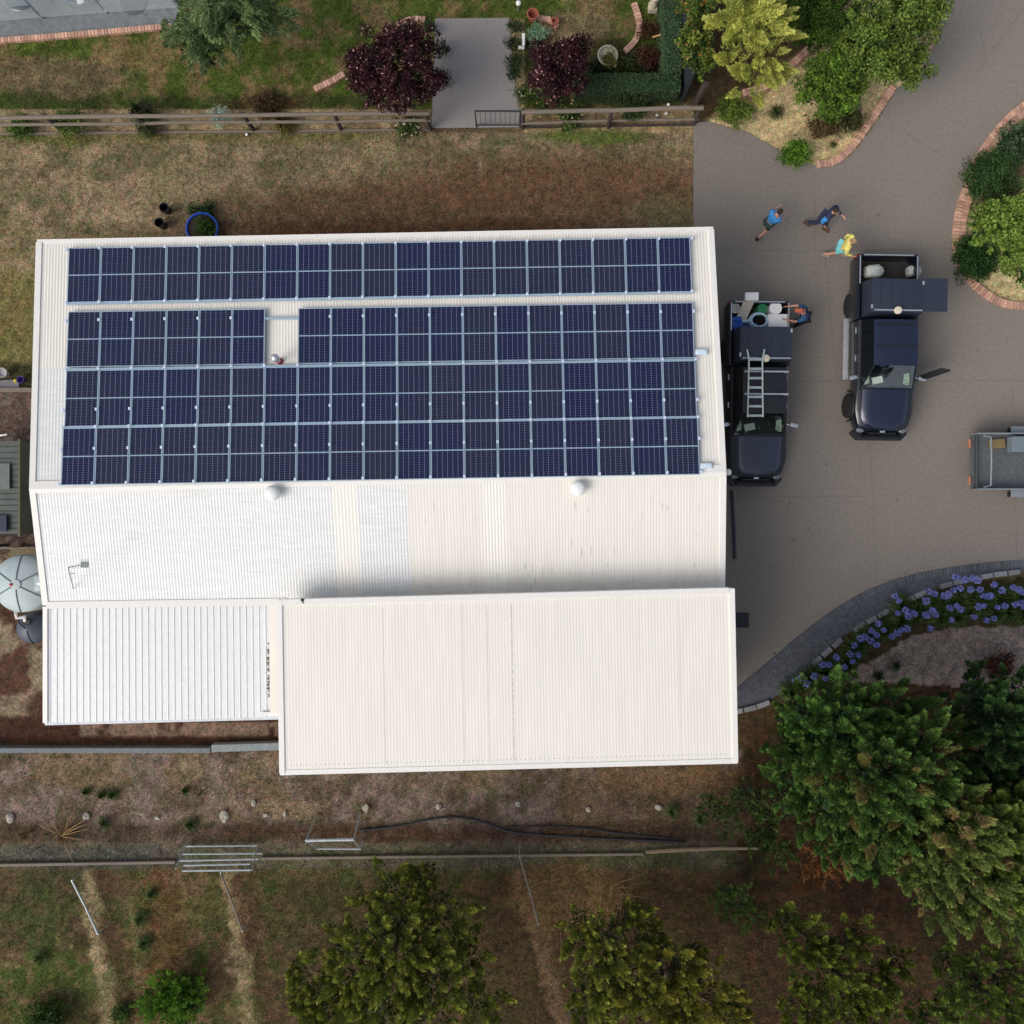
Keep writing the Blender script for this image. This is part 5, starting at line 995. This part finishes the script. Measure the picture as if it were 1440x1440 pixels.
shrub('grey_shrub', 'pale grey-green shrub beside the smaller purple tree', 'shrub', 755, 50, .42, .5, (C(96, 122, 104), C(134, 158, 136)), n_per=900, clump=.14, L=.06, W=.03)
def hedge(label, pts, w_, h, cols):
    t = thing('clipped_hedge', label, 'hedge', P(*pts[0], 0)); A_, B_ = P(*pts[0], 0), P(*pts[1], 0); d = B_-A_; L_ = d.length; n = int(L_*w_*5200); u = rng.random(n); v = rng.random(n)-.5; side = rng.random(n) < .3; z = np.where(side, rng.random(n)*h, h-.05*rng.random(n)); v = np.where(side, np.sign(v)*.5, v)
    dd = np.array(d/L_); nn = np.array([-dd[1], dd[0], 0]); c = np.array(A_)+dd*(u*L_)[:, None]+nn*(v*w_)[:, None]; wav = fbm(c[:, 0], c[:, 1], 1.6, 91, 2); c[:, 2] = z+(wav-.5)*.12; c += rng.normal(size=c.shape)*.02
    dv = rand_unit(n)+np.array([0, 0, .5]); V = leaves(c, dv, .05, .03); tn = rng.random((n, 1)); quads_obj('foliage', V, np.array(cols[0])*(1-tn)+np.array(cols[1])*tn, LEAF, t)
    b = MB(); b.box((A_+B_)/2+Vector((0, 0, (h-.08)/2)), (L_-.08, w_-.08, h-.08), math.atan2(d.y, d.x)); b.build('branches', mat('hedge_core', C(44, 52, 32), .95), t, world=True)
hedge('clipped green hedge running down beside the dark panel fence', ((937, -40), (938, 122)), .6, .95, (C(66, 92, 62), C(98, 126, 90))); hedge('clipped green hedge along the lower edge of the garden', ((805, 134), (950, 134)), .55, .9, (C(54, 82, 52), C(86, 114, 76)))
shrub('red_shrub', 'dark red-brown shrub inside the hedge corner', 'shrub', 913, 82, .5, .6, (C(48, 26, 24), C(84, 50, 42)), n_per=900, nb=5); shrub('red_shrub', 'small dark red shrub below the stone statue', 'shrub', 914, 42, .36, .5, (C(54, 36, 28), C(90, 62, 46)), n_per=700)
shrub('dark_shrub', 'dark green shrub right of the white planter', 'shrub', 888, 98, .52, .6, (C(30, 44, 24), C(70, 78, 36)), n_per=1000); shrub('dark_shrub', 'dark green shrub left of the white planter', 'shrub', 838, 98, .4, .45, (C(28, 42, 26), C(52, 66, 36)), n_per=800); shrub('dark_shrub', 'dark green shrub growing through the right rail fence', 'shrub', 888, 152, .55, .8, (C(40, 56, 34), C(72, 86, 52)), n_per=1000)
def flowers(t, cx, cy, r, n, cols, size=.035, z=.3):
    b = []; c_ = []
    for i in range(n):
        a_ = rng.random()*2*PI; q = r*math.sqrt(rng.random()); o = np.array(P(cx, cy, 0))+np.array([q*math.cos(a_), q*math.sin(a_), z*(.7+.5*rng.random())])
        for k in range(4): V = leaves(o[None]+rng.normal(size=(1, 3))*size*.4, rng.normal(size=(1, 3))*np.array([1, 1, .4]), size*1.5, size); b.append(V); c_.append(cols[rng.integers(len(cols))])
    quads_obj('blossoms', np.concatenate(b), np.array(c_), LEAF, t)
WHF = [C(230, 226, 210), C(214, 206, 170)]; YLF = [C(214, 190, 110), C(226, 214, 180)]
for x, y, r_, n, cl, l in ((575, 178, .5, 34, WHF, 'white-flowered clump below the large purple tree'), (770, 136, .62, 26, YLF, 'cream-flowered low bush at the lower right of the path'), (800, 168, .5, 14, YLF, 'sparse cream-flowered plant behind the right rail fence'), (737, 132, .28, 8, WHF, 'small flowering bush at the corner of the path'), (1212, 98, .35, 14, WHF, 'white-flowered strappy clump on the mulch island')):
    s_ = shrub('flowering_bush', l, 'shrub', x, y, r_, .4, (C(44, 62, 32), C(86, 100, 54)), n_per=600); flowers(s_, x, y, r_, n, cl, z=.42)
for x, y, r_, h, cols, l, kd in ((30, 178, .5, .5, (C(46, 70, 30), C(86, 112, 44)), 'green weedy clump at the far left of the rail fence', 0), (98, 172, .6, .8, (C(60, 78, 38), C(118, 128, 66)), 'leafy yellow-green clump at the second fence post', 0), (212, 172, .62, 1.0, (C(60, 72, 46), C(104, 108, 74)), 'large spiky grey-green clump in front of the left rail fence', 1),
                          (308, 165, .36, .8, (C(142, 158, 154), C(188, 202, 196)), 'silvery pale-leaved plant at the left rail fence', 0), (402, 180, .5, .5, (C(76, 76, 38), C(110, 104, 52)), 'olive-brown clump under the left rail fence', 1), (375, 148, .6, .3, (C(66, 52, 38), C(92, 72, 52)), 'low reddish ground plant behind the left rail fence', 0)):
    if kd: tuft('grassy_clump', l, 'plant', x, y, r_, h, cols, n=260, wid=.035)
    else: shrub('garden_clump', l, 'plant', x, y, r_, h, cols, n_per=900, L=.09, W=.035)
tuft('garden_clump', 'dark drooping clump hanging through the fence below the spiky one', 'plant', 213, 188, .4, .6, (C(44, 58, 28), C(78, 90, 44)), n=200, wid=.04)
# right of garden: hedge row and island trees
tree('photinia', 'tall glossy hedge tree with red and yellow tips at the panel fence', 'tree', (972, 90), [(982, 12, 2.3, .55, .7), (978, 50, 2.3, .55, .7), (983, 82, 2.2, .5, .7), (982, -25, 2.3, .6, .7)], (C(46, 66, 28), C(112, 124, 56), C(150, 96, 64)), n_per=2400, L=.1, W=.06, clump=.16, r=.06, accent='leaf')
tree('golden_conifer', 'pale yellow-green feathery tree between dark shrubs', 'tree', (1050, 95), [(1050, 30, 4.2, 1.0, .7), (1060, 75, 3.8, .8, .7), (1035, 50, 3.6, .6, .7), (1080, 35, 3.8, .6, .7), (1062, 110, 3.2, .5, .7), (1025, 22, 3.6, .5, .7), (1020, 85, 2.7, .4, .7)], (C(112, 118, 56), C(172, 172, 92)), n_per=2600, L=.12, W=.045, clump=.24, kind='spray', tipcol=C(196, 192, 116), r=.1, dens=.62, fill=20)
tree('dark_bush', 'broad dark green bush at the top behind the golden tree', 'tree', (1140, 30), [(1130, 25, 2.0, 1.0, .6), (1170, 15, 2.0, 1.0, .6), (1105, 0, 2.2, .8, .6), (1150, 50, 1.5, .6, .6), (1200, 60, 1.6, .7, .6)], (C(40, 60, 24), C(78, 104, 38)), n_per=2400, L=.08, W=.045, clump=.24, r=.08)
tree('leafy_tree', 'bright green tree overhanging the top of the driveway', 'tree', (1235, 50), [(1235, 30, 3.0, 1.0, .7), (1275, 10, 3.2, .9, .7), (1300, 25, 3.0, .5, .7), (1215, 60, 2.4, .7, .7), (1255, 70, 2.4, .7, .7), (1280, 90, 1.8, .6, .7), (1262, 92, 1.6, .6, .7), (1320, 8, 3.2, .4, .7)], (C(36, 54, 24), C(84, 104, 48)), n_per=2300, L=.11, W=.06, clump=.26, tipcol=C(118, 134, 62), r=.1, dens=.8)
tree('leafy_bush', 'bushy bright green tree in the middle of the mulch island', 'tree', (1163, 130), [(1160, 110, 2.0, .7, .7), (1180, 90, 2.0, .6, .7), (1145, 130, 1.6, .5, .7), (1180, 140, 1.6, .55, .7), (1200, 128, 1.3, .4, .7), (1168, 155, 1.2, .45, .7)], (C(40, 62, 24), C(88, 116, 44)), n_per=2200, L=.1, W=.055, clump=.2, tipcol=C(116, 140, 58), r=.07)
shrub('brown_shrub', 'brownish twiggy shrub below the bushy island tree', 'shrub', 1158, 178, .6, .5, (C(64, 52, 36), C(104, 86, 62)), n_per=700); shrub('brown_shrub', 'dark green and brown shrub on the right edge of the mulch island', 'shrub', 1196, 168, .5, .55, (C(46, 52, 28), C(84, 84, 48)), n_per=800)
shrub('round_shrub', 'round yellow-green shrub beside the dark gate post', 'shrub', 1030, 157, .62, .7, (C(66, 84, 34), C(122, 138, 60)), n_per=1300, nb=6, clump=.14, L=.07); shrub('round_shrub', 'round bright green shrub hanging over the driveway edge', 'shrub', 1118, 216, .52, .6, (C(56, 82, 26), C(104, 138, 44)), n_per=1300, nb=6, clump=.13, L=.07, W=.045)
tuft('small_tuft', 'small dark tuft on the pale mulch', 'plant', 1088, 162, .32, .3, (C(60, 72, 40), C(86, 96, 56)), n=130); tuft('small_tuft', 'tiny green tuft near the tip of the mulch island', 'plant', 1170, 205, .16, .15, (C(70, 86, 44), C(92, 104, 56)), n=60)
tuft('strappy_clump', 'grey-green strappy clump between the island trees', 'plant', 1210, 88, .5, .6, (C(60, 80, 52), C(110, 126, 88)), n=200)
shrub('spreading_shrub', 'dark spreading shrub on the upper edge of the right island', 'shrub', 1392, 250, .95, .7, (C(36, 58, 34), C(70, 94, 52)), n_per=1600, nb=7); shrub('spreading_shrub', 'dark silver-flecked shrub at the right picture edge', 'shrub', 1430, 205, .8, .7, (C(34, 50, 34), C(84, 104, 78)), n_per=1400, nb=6)
shrub('spreading_shrub', 'dark green shrub over the lower left bricks of the right island', 'shrub', 1372, 362, .85, .7, (C(28, 52, 26), C(54, 84, 40)), n_per=1500, nb=7); shrub('brown_shrub', 'brown twiggy shrub in the middle of the right island', 'shrub', 1412, 282, .5, .5, (C(70, 46, 36), C(104, 78, 60)), n_per=600)
tree('leafy_bush', 'bright green leafy tree on the right island', 'tree', (1418, 340), [(1410, 320, 1.8, .8, .6), (1440, 305, 2.0, .7, .6), (1385, 315, 1.4, .5, .6), (1420, 355, 1.6, .6, .6), (1440, 345, 1.7, .6, .6), (1440, 385, 1.2, .4, .6)], (C(44, 68, 28), C(106, 130, 56)), n_per=2200, L=.11, W=.06, clump=.2, tipcol=C(138, 156, 76), r=.07, dens=.75)
tuft('spiky_plant', 'pale green spiky plant at the right picture edge', 'plant', 1436, 268, .5, .7, (C(96, 122, 66), C(156, 172, 112)), n=140, wid=.04)

# agapanthus bed
stalks = [(1165, 893), (1148, 908), (1210, 838), (1270, 865), (1292, 846), (1330, 850), (1385, 833)]
AG = [((1132, 950), [(1128, 953), (1135, 962), (1145, 951)]), ((1158, 942), [(1161, 954), (1166, 935), (1157, 935)]), ((1185, 930), [(1178, 944), (1188, 938), (1176, 925)]), ((1198, 908), [(1196, 920), (1202, 908), (1207, 921), (1199, 930)]), ((1216, 892), [(1210, 898), (1216, 896), (1224, 901), (1233, 907)]),
      ((1240, 882), [(1226, 887), (1235, 877), (1243, 886), (1233, 893)]), ((1262, 872), [(1254, 895), (1262, 890), (1275, 884), (1268, 886)]), ((1262, 848), [(1259, 838), (1264, 845), (1262, 862)]), ((1282, 858), [(1273, 858), (1280, 862), (1286, 863), (1277, 866)]), ((1308, 848), [(1302, 845), (1307, 832), (1315, 835), (1304, 866)]),
      ((1316, 862), [(1311, 858), (1302, 864), (1315, 864), (1308, 884)]), ((1336, 848), [(1334, 836), (1341, 830), (1350, 827), (1329, 838)]), ((1340, 862), [(1336, 855), (1345, 852), (1351, 857), (1338, 872)]), ((1362, 838), [(1345, 812), (1357, 815), (1368, 813), (1375, 816)]),
      ((1374, 846), [(1365, 829), (1378, 829), (1384, 838), (1393, 838)]), ((1392, 858), [(1376, 853), (1384, 852), (1370, 868), (1387, 872)]), ((1400, 838), [(1409, 830), (1398, 822), (1391, 838)]), ((1412, 856), [(1403, 854), (1413, 852), (1398, 870)]), ((1428, 836), [(1425, 826), (1432, 829), (1438, 832)]), ((1432, 858), [(1428, 850), (1436, 848), (1440, 852)]), ((1110, 968), [(1118, 958)])]
def agaw(px): return px
AGC = [C(112, 118, 190), C(158, 164, 226), C(134, 144, 214)]
whr = ['nearest the rear bay of the shed', 'second from the rear bay', 'third from the rear bay', 'fourth from the rear bay', 'fifth from the rear bay', 'sixth from the rear bay', 'seventh from the rear bay', 'upper of the middle pair', 'lower of the middle pair', 'just right of the middle pair', 'with a tight cluster of large heads', 'above the gravel in the wider half', 'lower, above the widest gravel', 'nearest the drive at its top', 'ninth plant from the right edge', 'above the red-brown shrub', 'fourth from the right edge', 'third from the right edge', 'upper one at the right picture edge', 'lower one at the right picture edge', 'half under the conifer']
order = sorted(range(len(AG)), key=lambda i: AG[i][0][0])
for rank, i in enumerate(order):
    (cx, cy), heads = AG[i]
    n_ = len(AG)
    lab = 'blue-flowered strappy plant in the kerbside bed, '+('%s from the shed end' % ORD[rank+1] if rank < 10 else ('middle of the row' if rank == 10 else '%s from the right picture edge' % ORD[n_-rank]))
    t = tuft('agapanthus', lab, 'plant', cx, cy+2, .55, .42, (C(44, 64, 30), C(84, 104, 48)), n=190, group='blue-flowered plants in the kerbside bed', wid=.035)
    for hx, hy in heads:
        z = random.uniform(.6, .95); hs_ = random.uniform(.75, 1.25); c = np.array(P(hx, hy, z)); n = 110; u = rand_unit(n); V = leaves(c+u*((.055+.055*rng.random(n))*hs_)[:, None], u+rng.normal(size=(n, 3))*.5, .055, .035); cc_ = np.array([AGC[q] for q in rng.integers(0, 3, n)])*(.7+.6*rng.random((n, 1)))
        h_ = quads_obj('flower_head', V, np.clip(cc_, 0, 1), LEAF, t)
        b = MB(); b.tube([P(cx, cy, .05), Vector(c)-Vector((0, 0, .25)), Vector(c)], .009, 5); b.build('stalk', mat('stalk_green', C(70, 96, 50), .7), h_, world=True)
shrub('red_shrub', 'dull red-brown shrub on the gravel beneath the conifer', 'shrub', 1405, 935, .6, .4, (C(62, 34, 30), C(98, 60, 52)), n_per=600)
tuft('small_tuft', 'small dark weed on the gravel above the conifers', 'plant', 1258, 935, .25, .2, (C(40, 56, 34), C(70, 90, 52)), n=80); tuft('small_tuft', 'small dark weed at the gravel edge next to the conifer', 'plant', 1232, 950, .3, .25, (C(40, 56, 34), C(66, 84, 48)), n=90)

# ---------------------------------------------------------------- conifers
CON = (C(32, 56, 32), C(74, 104, 52)); CTIP = C(112, 142, 74)
def con(label, base, blobs, cols=CON, tip=CTIP, name='conifer', npb=5200, cl=.21, L=.13, W=.036, r=.16, dens=1.0, fill=60):
    return tree(name, label, 'tree', base, blobs, cols, r=r, n_per=npb, L=L, W=W, clump=cl, kind='spray', tipcol=tip, dens=dens*.95, up=.6, fill=fill)
con('mid-green conifer nearest the flower bed and rear bay', (1150, 1000), [(1170, 1020, 4.2, 1.3, .8), (1130, 1060, 3.6, .9, .8), (1215, 1000, 3.6, 1.0, .8), (1120, 1005, 2.6, .7, .8), (1180, 980, 2.6, .8, .8), (1255, 1010, 3.4, .9, .8), (1115, 1110, 3, .7, .8), (1110, 1040, 3, .6, .8), (1160, 1060, 4, .8, .8)])
con('tall dense conifer in the middle of the right-hand clump', (1210, 1090), [(1240, 1090, 5.5, 1.4, .8), (1190, 1110, 4.8, 1.1, .8), (1290, 1060, 5.0, 1.1, .8), (1180, 1165, 4.0, .9, .8), (1235, 1150, 4.8, 1.0, .8), (1300, 1120, 5.2, 1.0, .8), (1150, 1125, 3.5, .8, .8), (1330, 1060, 4, .8, .8), (1215, 1190, 4, .8, .8), (1255, 1195, 4.0, .9, .8)], cols=(C(30, 50, 28), C(72, 94, 50), C(120, 92, 66)))
con('tall conifer with olive and dead brown sprays in the clump', (1300, 1160), [(1330, 1160, 5.6, 1.1, .8), (1290, 1210, 5, .8, .8), (1350, 1215, 5.2, 1.0, .8), (1280, 1180, 4.8, .8, .8), (1370, 1150, 5, .9, .8), (1320, 1255, 4.4, .8, .8), (1380, 1260, 4.6, .8, .8)], cols=(C(46, 60, 34), C(96, 106, 60), C(150, 120, 94)), tip=C(136, 150, 84))
con('yellow-green conifer at the right edge below the clump', (1390, 1190), [(1410, 1200, 5.2, 1.1, .8), (1440, 1150, 5, 1.0, .8), (1430, 1250, 4.8, .9, .8), (1440, 1290, 4, .7, .8), (1395, 1160, 5, .8, .8)], cols=(C(48, 68, 34), C(106, 124, 58)), tip=C(142, 160, 80))
con('dark blue-green conifer at the upper right of the clump', (1390, 1000), [(1400, 1010, 4.2, 1.1, .8), (1440, 985, 3.8, 1.0, .8), (1430, 1060, 4.4, 1.1, .8), (1360, 990, 3, .6, .8), (1370, 950, 2.4, .4, .8), (1385, 1080, 4, .8, .8), (1440, 1100, 4, .8, .8)], cols=(C(26, 46, 32), C(54, 80, 48)), tip=C(84, 112, 64))
con('small orange-brown dying conifer at the left foot of the clump', (1140, 1195), [(1150, 1205, 1.8, .5, .7), (1135, 1225, 1.2, .4, .7), (1170, 1215, 1.6, .4, .7)], cols=(C(84, 50, 32), C(124, 78, 50)), tip=C(140, 94, 62), npb=1500, cl=.2, r=.05)
OLV = (C(36, 48, 22), C(84, 94, 40)); OT = C(160, 160, 76)
con('yellow-tipped conifer at the bottom below the goal frame', (565, 1290), [(555, 1320, 4.0, 1.3, .8), (500, 1350, 3.6, 1.0, .8), (610, 1290, 3.4, 1.0, .8), (550, 1260, 2.8, .8, .8), (605, 1370, 3.6, 1.0, .8), (535, 1395, 3.6, 1.1, .8), (450, 1395, 3.0, .8, .8), (470, 1430, 3, .9, .8), (600, 1430, 3.4, 1.0, .8), (650, 1340, 2.8, .6, .8), (420, 1360, 2.4, .4, .8), (600, 1230, 2, .5, .8), (670, 1400, 2.6, .6, .8)], cols=OLV, tip=OT, npb=3800, cl=.2, dens=.85)
con('yellow-tipped conifer at the bottom, left of the twin pair', (860, 1310), [(850, 1330, 3.4, .9, .8), (820, 1300, 2.8, .6, .8), (890, 1290, 2.8, .6, .8), (830, 1385, 3.2, .8, .8), (880, 1375, 3.4, .8, .8), (910, 1320, 2.8, .5, .8), (825, 1430, 3, .7, .8)], cols=OLV, tip=OT, npb=3200, cl=.19, dens=.85)
con('yellow-tipped conifer at the bottom, right of the twin pair', (940, 1370), [(940, 1360, 3.4, .9, .8), (910, 1410, 3.6, .9, .8), (985, 1390, 3.0, .8, .8), (960, 1430, 3.4, .9, .8), (1020, 1420, 2.6, .6, .8), (980, 1340, 2.4, .4, .8)], cols=(OLV[0], C(104, 104, 42)), tip=C(164, 154, 72), npb=3200, cl=.19, dens=.85)
con('loose-branched olive conifer at the bottom under the clump', (1180, 1340), [(1120, 1310, 2.6, .7, .8), (1150, 1350, 3.0, .8, .8), (1200, 1320, 2.8, .6, .8), (1175, 1400, 3.2, .9, .8), (1230, 1380, 3.0, .7, .8), (1100, 1290, 2.0, .4, .8), (1130, 1420, 3, .8, .8), (1215, 1430, 3.2, .8, .8), (1260, 1350, 2.4, .5, .8)], cols=OLV, tip=C(134, 142, 60), npb=3000, cl=.19, dens=.75)
con('olive conifer in the bottom right corner', (1370, 1370), [(1380, 1390, 3.4, .9, .8), (1430, 1360, 3.4, .9, .8), (1420, 1430, 3.6, .9, .8), (1340, 1410, 2.8, .6, .8), (1330, 1350, 2.2, .5, .8), (1300, 1430, 2.6, .7, .8)], cols=(C(36, 50, 24), C(80, 96, 44)), tip=C(122, 138, 64), npb=3000, cl=.19, dens=.8)
con('small dark green conifer seedling on the bare soil near the right clump', (1030, 1265), [(1028, 1262, 1.2, .5, .7), (1050, 1275, 1.0, .35, .7), (1010, 1255, .8, .3, .7)], cols=(C(40, 60, 30), C(70, 96, 42)), tip=C(92, 118, 52), npb=1000, cl=.18, r=.04)
con('dark green bush at the foot of the clump behind the log', (1060, 1130), [(1050, 1120, 1.2, .7, .7), (1020, 1145, .8, .5, .7), (1075, 1160, 1.3, .6, .7), (1000, 1130, .6, .3, .7), (1085, 1190, 1.2, .5, .7)], cols=(C(30, 44, 24), C(56, 72, 36)), tip=C(76, 96, 46), npb=1300, cl=.2, r=.05)
shrub('bright_bush', 'bright green bush at the bottom between the paddock strips', 'shrub', 248, 1405, 1.0, 1.0, (C(46, 74, 26), C(88, 120, 42)), n_per=1800, nb=6, L=.09, clump=.2, kind='spray', tipcol=C(104, 136, 50)); shrub('bright_bush', 'low dark bush at the bottom left paddock strip', 'shrub', 70, 1432, .8, .6, (C(40, 60, 28), C(70, 92, 38)), n_per=1200, nb=5); shrub('bright_bush', 'small green bush just left of the bright bottom one', 'shrub', 168, 1425, .4, .4, (C(40, 60, 28), C(74, 98, 40)), n_per=600)
# weeds
wl = [(145, 1117, .22, 'upper left'), (160, 1116, .3, 'second'), (270, 1158, .36, 'largest, left of the pointed rock'), (148, 1156, .3, 'below the dry branches'), (262, 1110, .2, 'small, high on the bank'), (123, 1112, .2, 'dark one by the upper left'), (945, 1140, .4, 'near the rear bay corner'), (200, 1290, .45, 'in the middle paddock, upper'), (205, 1325, .4, 'in the middle paddock, lower'), (60, 1345, .45, 'in the left paddock'), (215, 1255, .3, 'below the farm gate'), (985, 1150, .45, 'wide dark one near the bush')]
for x, y, r_, l in wl: tuft('weed_tuft', 'green weed tuft on the lower ground, %s' % l, 'weed', x, y, r_, .2, (C(46, 70, 34), C(92, 112, 62)), n=70, group='green weed tufts behind the shed', droop=.9, wid=.025)
for x, y, r_, l in ((95, 1172, .6, 'bare'), (40, 1170, .4, 'bushy')):
    tuft('dry_grass_tuft', 'tan %s dry grass tuft at the edge of the lower track' % l, 'plant', x, y, r_, .35, (C(98, 78, 50), C(140, 116, 80)), n=80, wid=.014)
b = MB()
for k in range(16):
    a_ = random.uniform(.2, 1.3) if k < 11 else random.uniform(-2, 3); p = P(88, 1176, .05); L_ = random.uniform(.4, 1.3); q_ = p+Vector((math.cos(a_)*L_, math.sin(a_)*L_, random.uniform(.1, .5))); b.tube([p, p.lerp(q_, .5)+Vector((0, .05, .1)), q_], [.016, .012, .004], 5)
tag(b.build('dry_branch', mat('dry_wood', C(160, 128, 84), .8)), 'spray of dry tan branches on the bank at the far left', 'branch')
for cx, cy, n, l in ((830, 1260, 60, 'tangle of tan dead branches beside the lower divider rail'),):
    b = MB()
    for k in range(n):
        a_ = random.uniform(0, 2*PI); p = P(cx+random.uniform(-55, 50), cy+random.uniform(-35, 40), .08); L_ = random.uniform(.4, 1.2); q_ = p+Vector((math.cos(a_)*L_, math.sin(a_)*L_, random.uniform(.05, .4))); b.tube([p, p.lerp(q_, .5)+Vector((.04, .05, .12)), q_], [.012, .008, .003], 5)
    tag(b.build('dead_branches', mat('dead_twigs', C(120, 98, 70), .85, island=.3)), l, 'branches', kind=None)

# ---------------------------------------------------------------- ground cover
def scatter(name, n, dens, Lr, wr_, elev, seedcol, label, k=3):
    X = rng.uniform(-17.6, 17.6, n); Y = rng.uniform(-17.6, 17.6, n); u = 720+X*S; v = 720-Y*S
    keep = dens(u, v, X, Y) > rng.random(n); X = X[keep]; Y = Y[keep]; m = len(X); col = gcol(X, Y); 
    a_ = rng.random(m)*2*PI; el = rng.uniform(*elev, m); L_ = rng.uniform(*Lr, m); W_ = rng.uniform(*wr_, m)
    d = np.stack([np.cos(a_)*np.cos(el), np.sin(a_)*np.cos(el), np.sin(el)], 1); s_ = np.stack([-np.sin(a_), np.cos(a_), 0*a_], 1); p = np.stack([X, Y, np.where(inpoly(720+X*S, 720-Y*S, DRIVE), .012, -.012)], 1)
    V = np.stack([p-s_*W_[:, None]/2, p+s_*W_[:, None]/2, p+d*L_[:, None]], 1).reshape(-1, 3)
    br = rng.random((m, 1)); col = seedcol(col, br); o = quads_obj(name, V, np.clip(col, 0, 1), leaf_material('blade', .15, .8), None, k=3, loc=(0, 0, 0)); tag(o, label, 'grass', kind='stuff')
def dgrass(u, v, X, Y):
    d = np.zeros(u.shape); d[(v < 187) & (u < 976)] = .9; d[(v >= 187) & (v < 560) & (u < 976)] = .8; d[(v > 1054)] = .75; d[(v > 1224)] = .95; d[(v > 780) & (v < 1012) & (u < 70)] = .25
    d *= .35+1.1*np.clip(fbm(X, Y, 1.7, 55, 3)*1.6-.35, 0, 1)
    bare = np.exp(-(((u-800)/230)**2+((v-270)/45)**2)); d *= 1-.75*bare
    d[inpoly(u, v, DRIVE) | inpoly(u, v, ISL1) | inpoly(u, v, ISL2) | inpoly(u, v, GRAV)] = 0
    d[(u > 606) & (u < 736) & (v > 24) & (v < 181)] = 0; d[(u < 250) & (v < 56-u*.08)] = 0; d[(v > 153) & (v < 187) & (u < 976)] *= .35
    d[(u > 75) & (u < 1010) & (v > 360) & (v < 1040)] = 0; d[(u < 60) & (v > 545) & (v < 780)] = .1; d[(u > 1040) & (v > 780) & (v < 960)] = 0; return d
def gc(col, br): return col*(.35+1.7*br**1.3)*(1+.12*rng.normal(size=(len(col), 3))*np.array([1, .7, .5]))
scatter('grass', 420000, dgrass, (.06, .15), (.012, .026), (R(12), R(65)), gc, 'thin patchy grass, part green and part straw-dry, over the open ground')
def dchip(u, v, X, Y):
    d = np.zeros(u.shape); d[inpoly(u, v, GRAV)] = 1; d[inpoly(u, v, ISL1) | inpoly(u, v, ISL2)] = .5; d[(u < 60) & (v > 545) & (v < 780)] = .6; d[inpoly(u, v, DRIVE)] = 0; d[(v > 1054) & (v < 1200) & (u < 1080)] = .12; d[(u > 1040) & (v > 960)] = .4
    e_ = np.full(u.shape, 1e9)
    for a_, b_ in zip(so_[:-1], so_[1:]):
        e_ = np.minimum(e_, (u-a_[0])**2+(v-a_[1])**2)
    d = np.maximum(d, .8*np.exp(-e_/40.)*(u < 1300)*(fbm(X, Y, 2.5, 61, 2) > .52)); return d
scatter('mulch', 200000, dchip, (.03, .09), (.02, .045), (R(0), R(20)), lambda c, b_: c*(.5+1.1*b_), 'loose bark chips and pebbles over the garden beds')
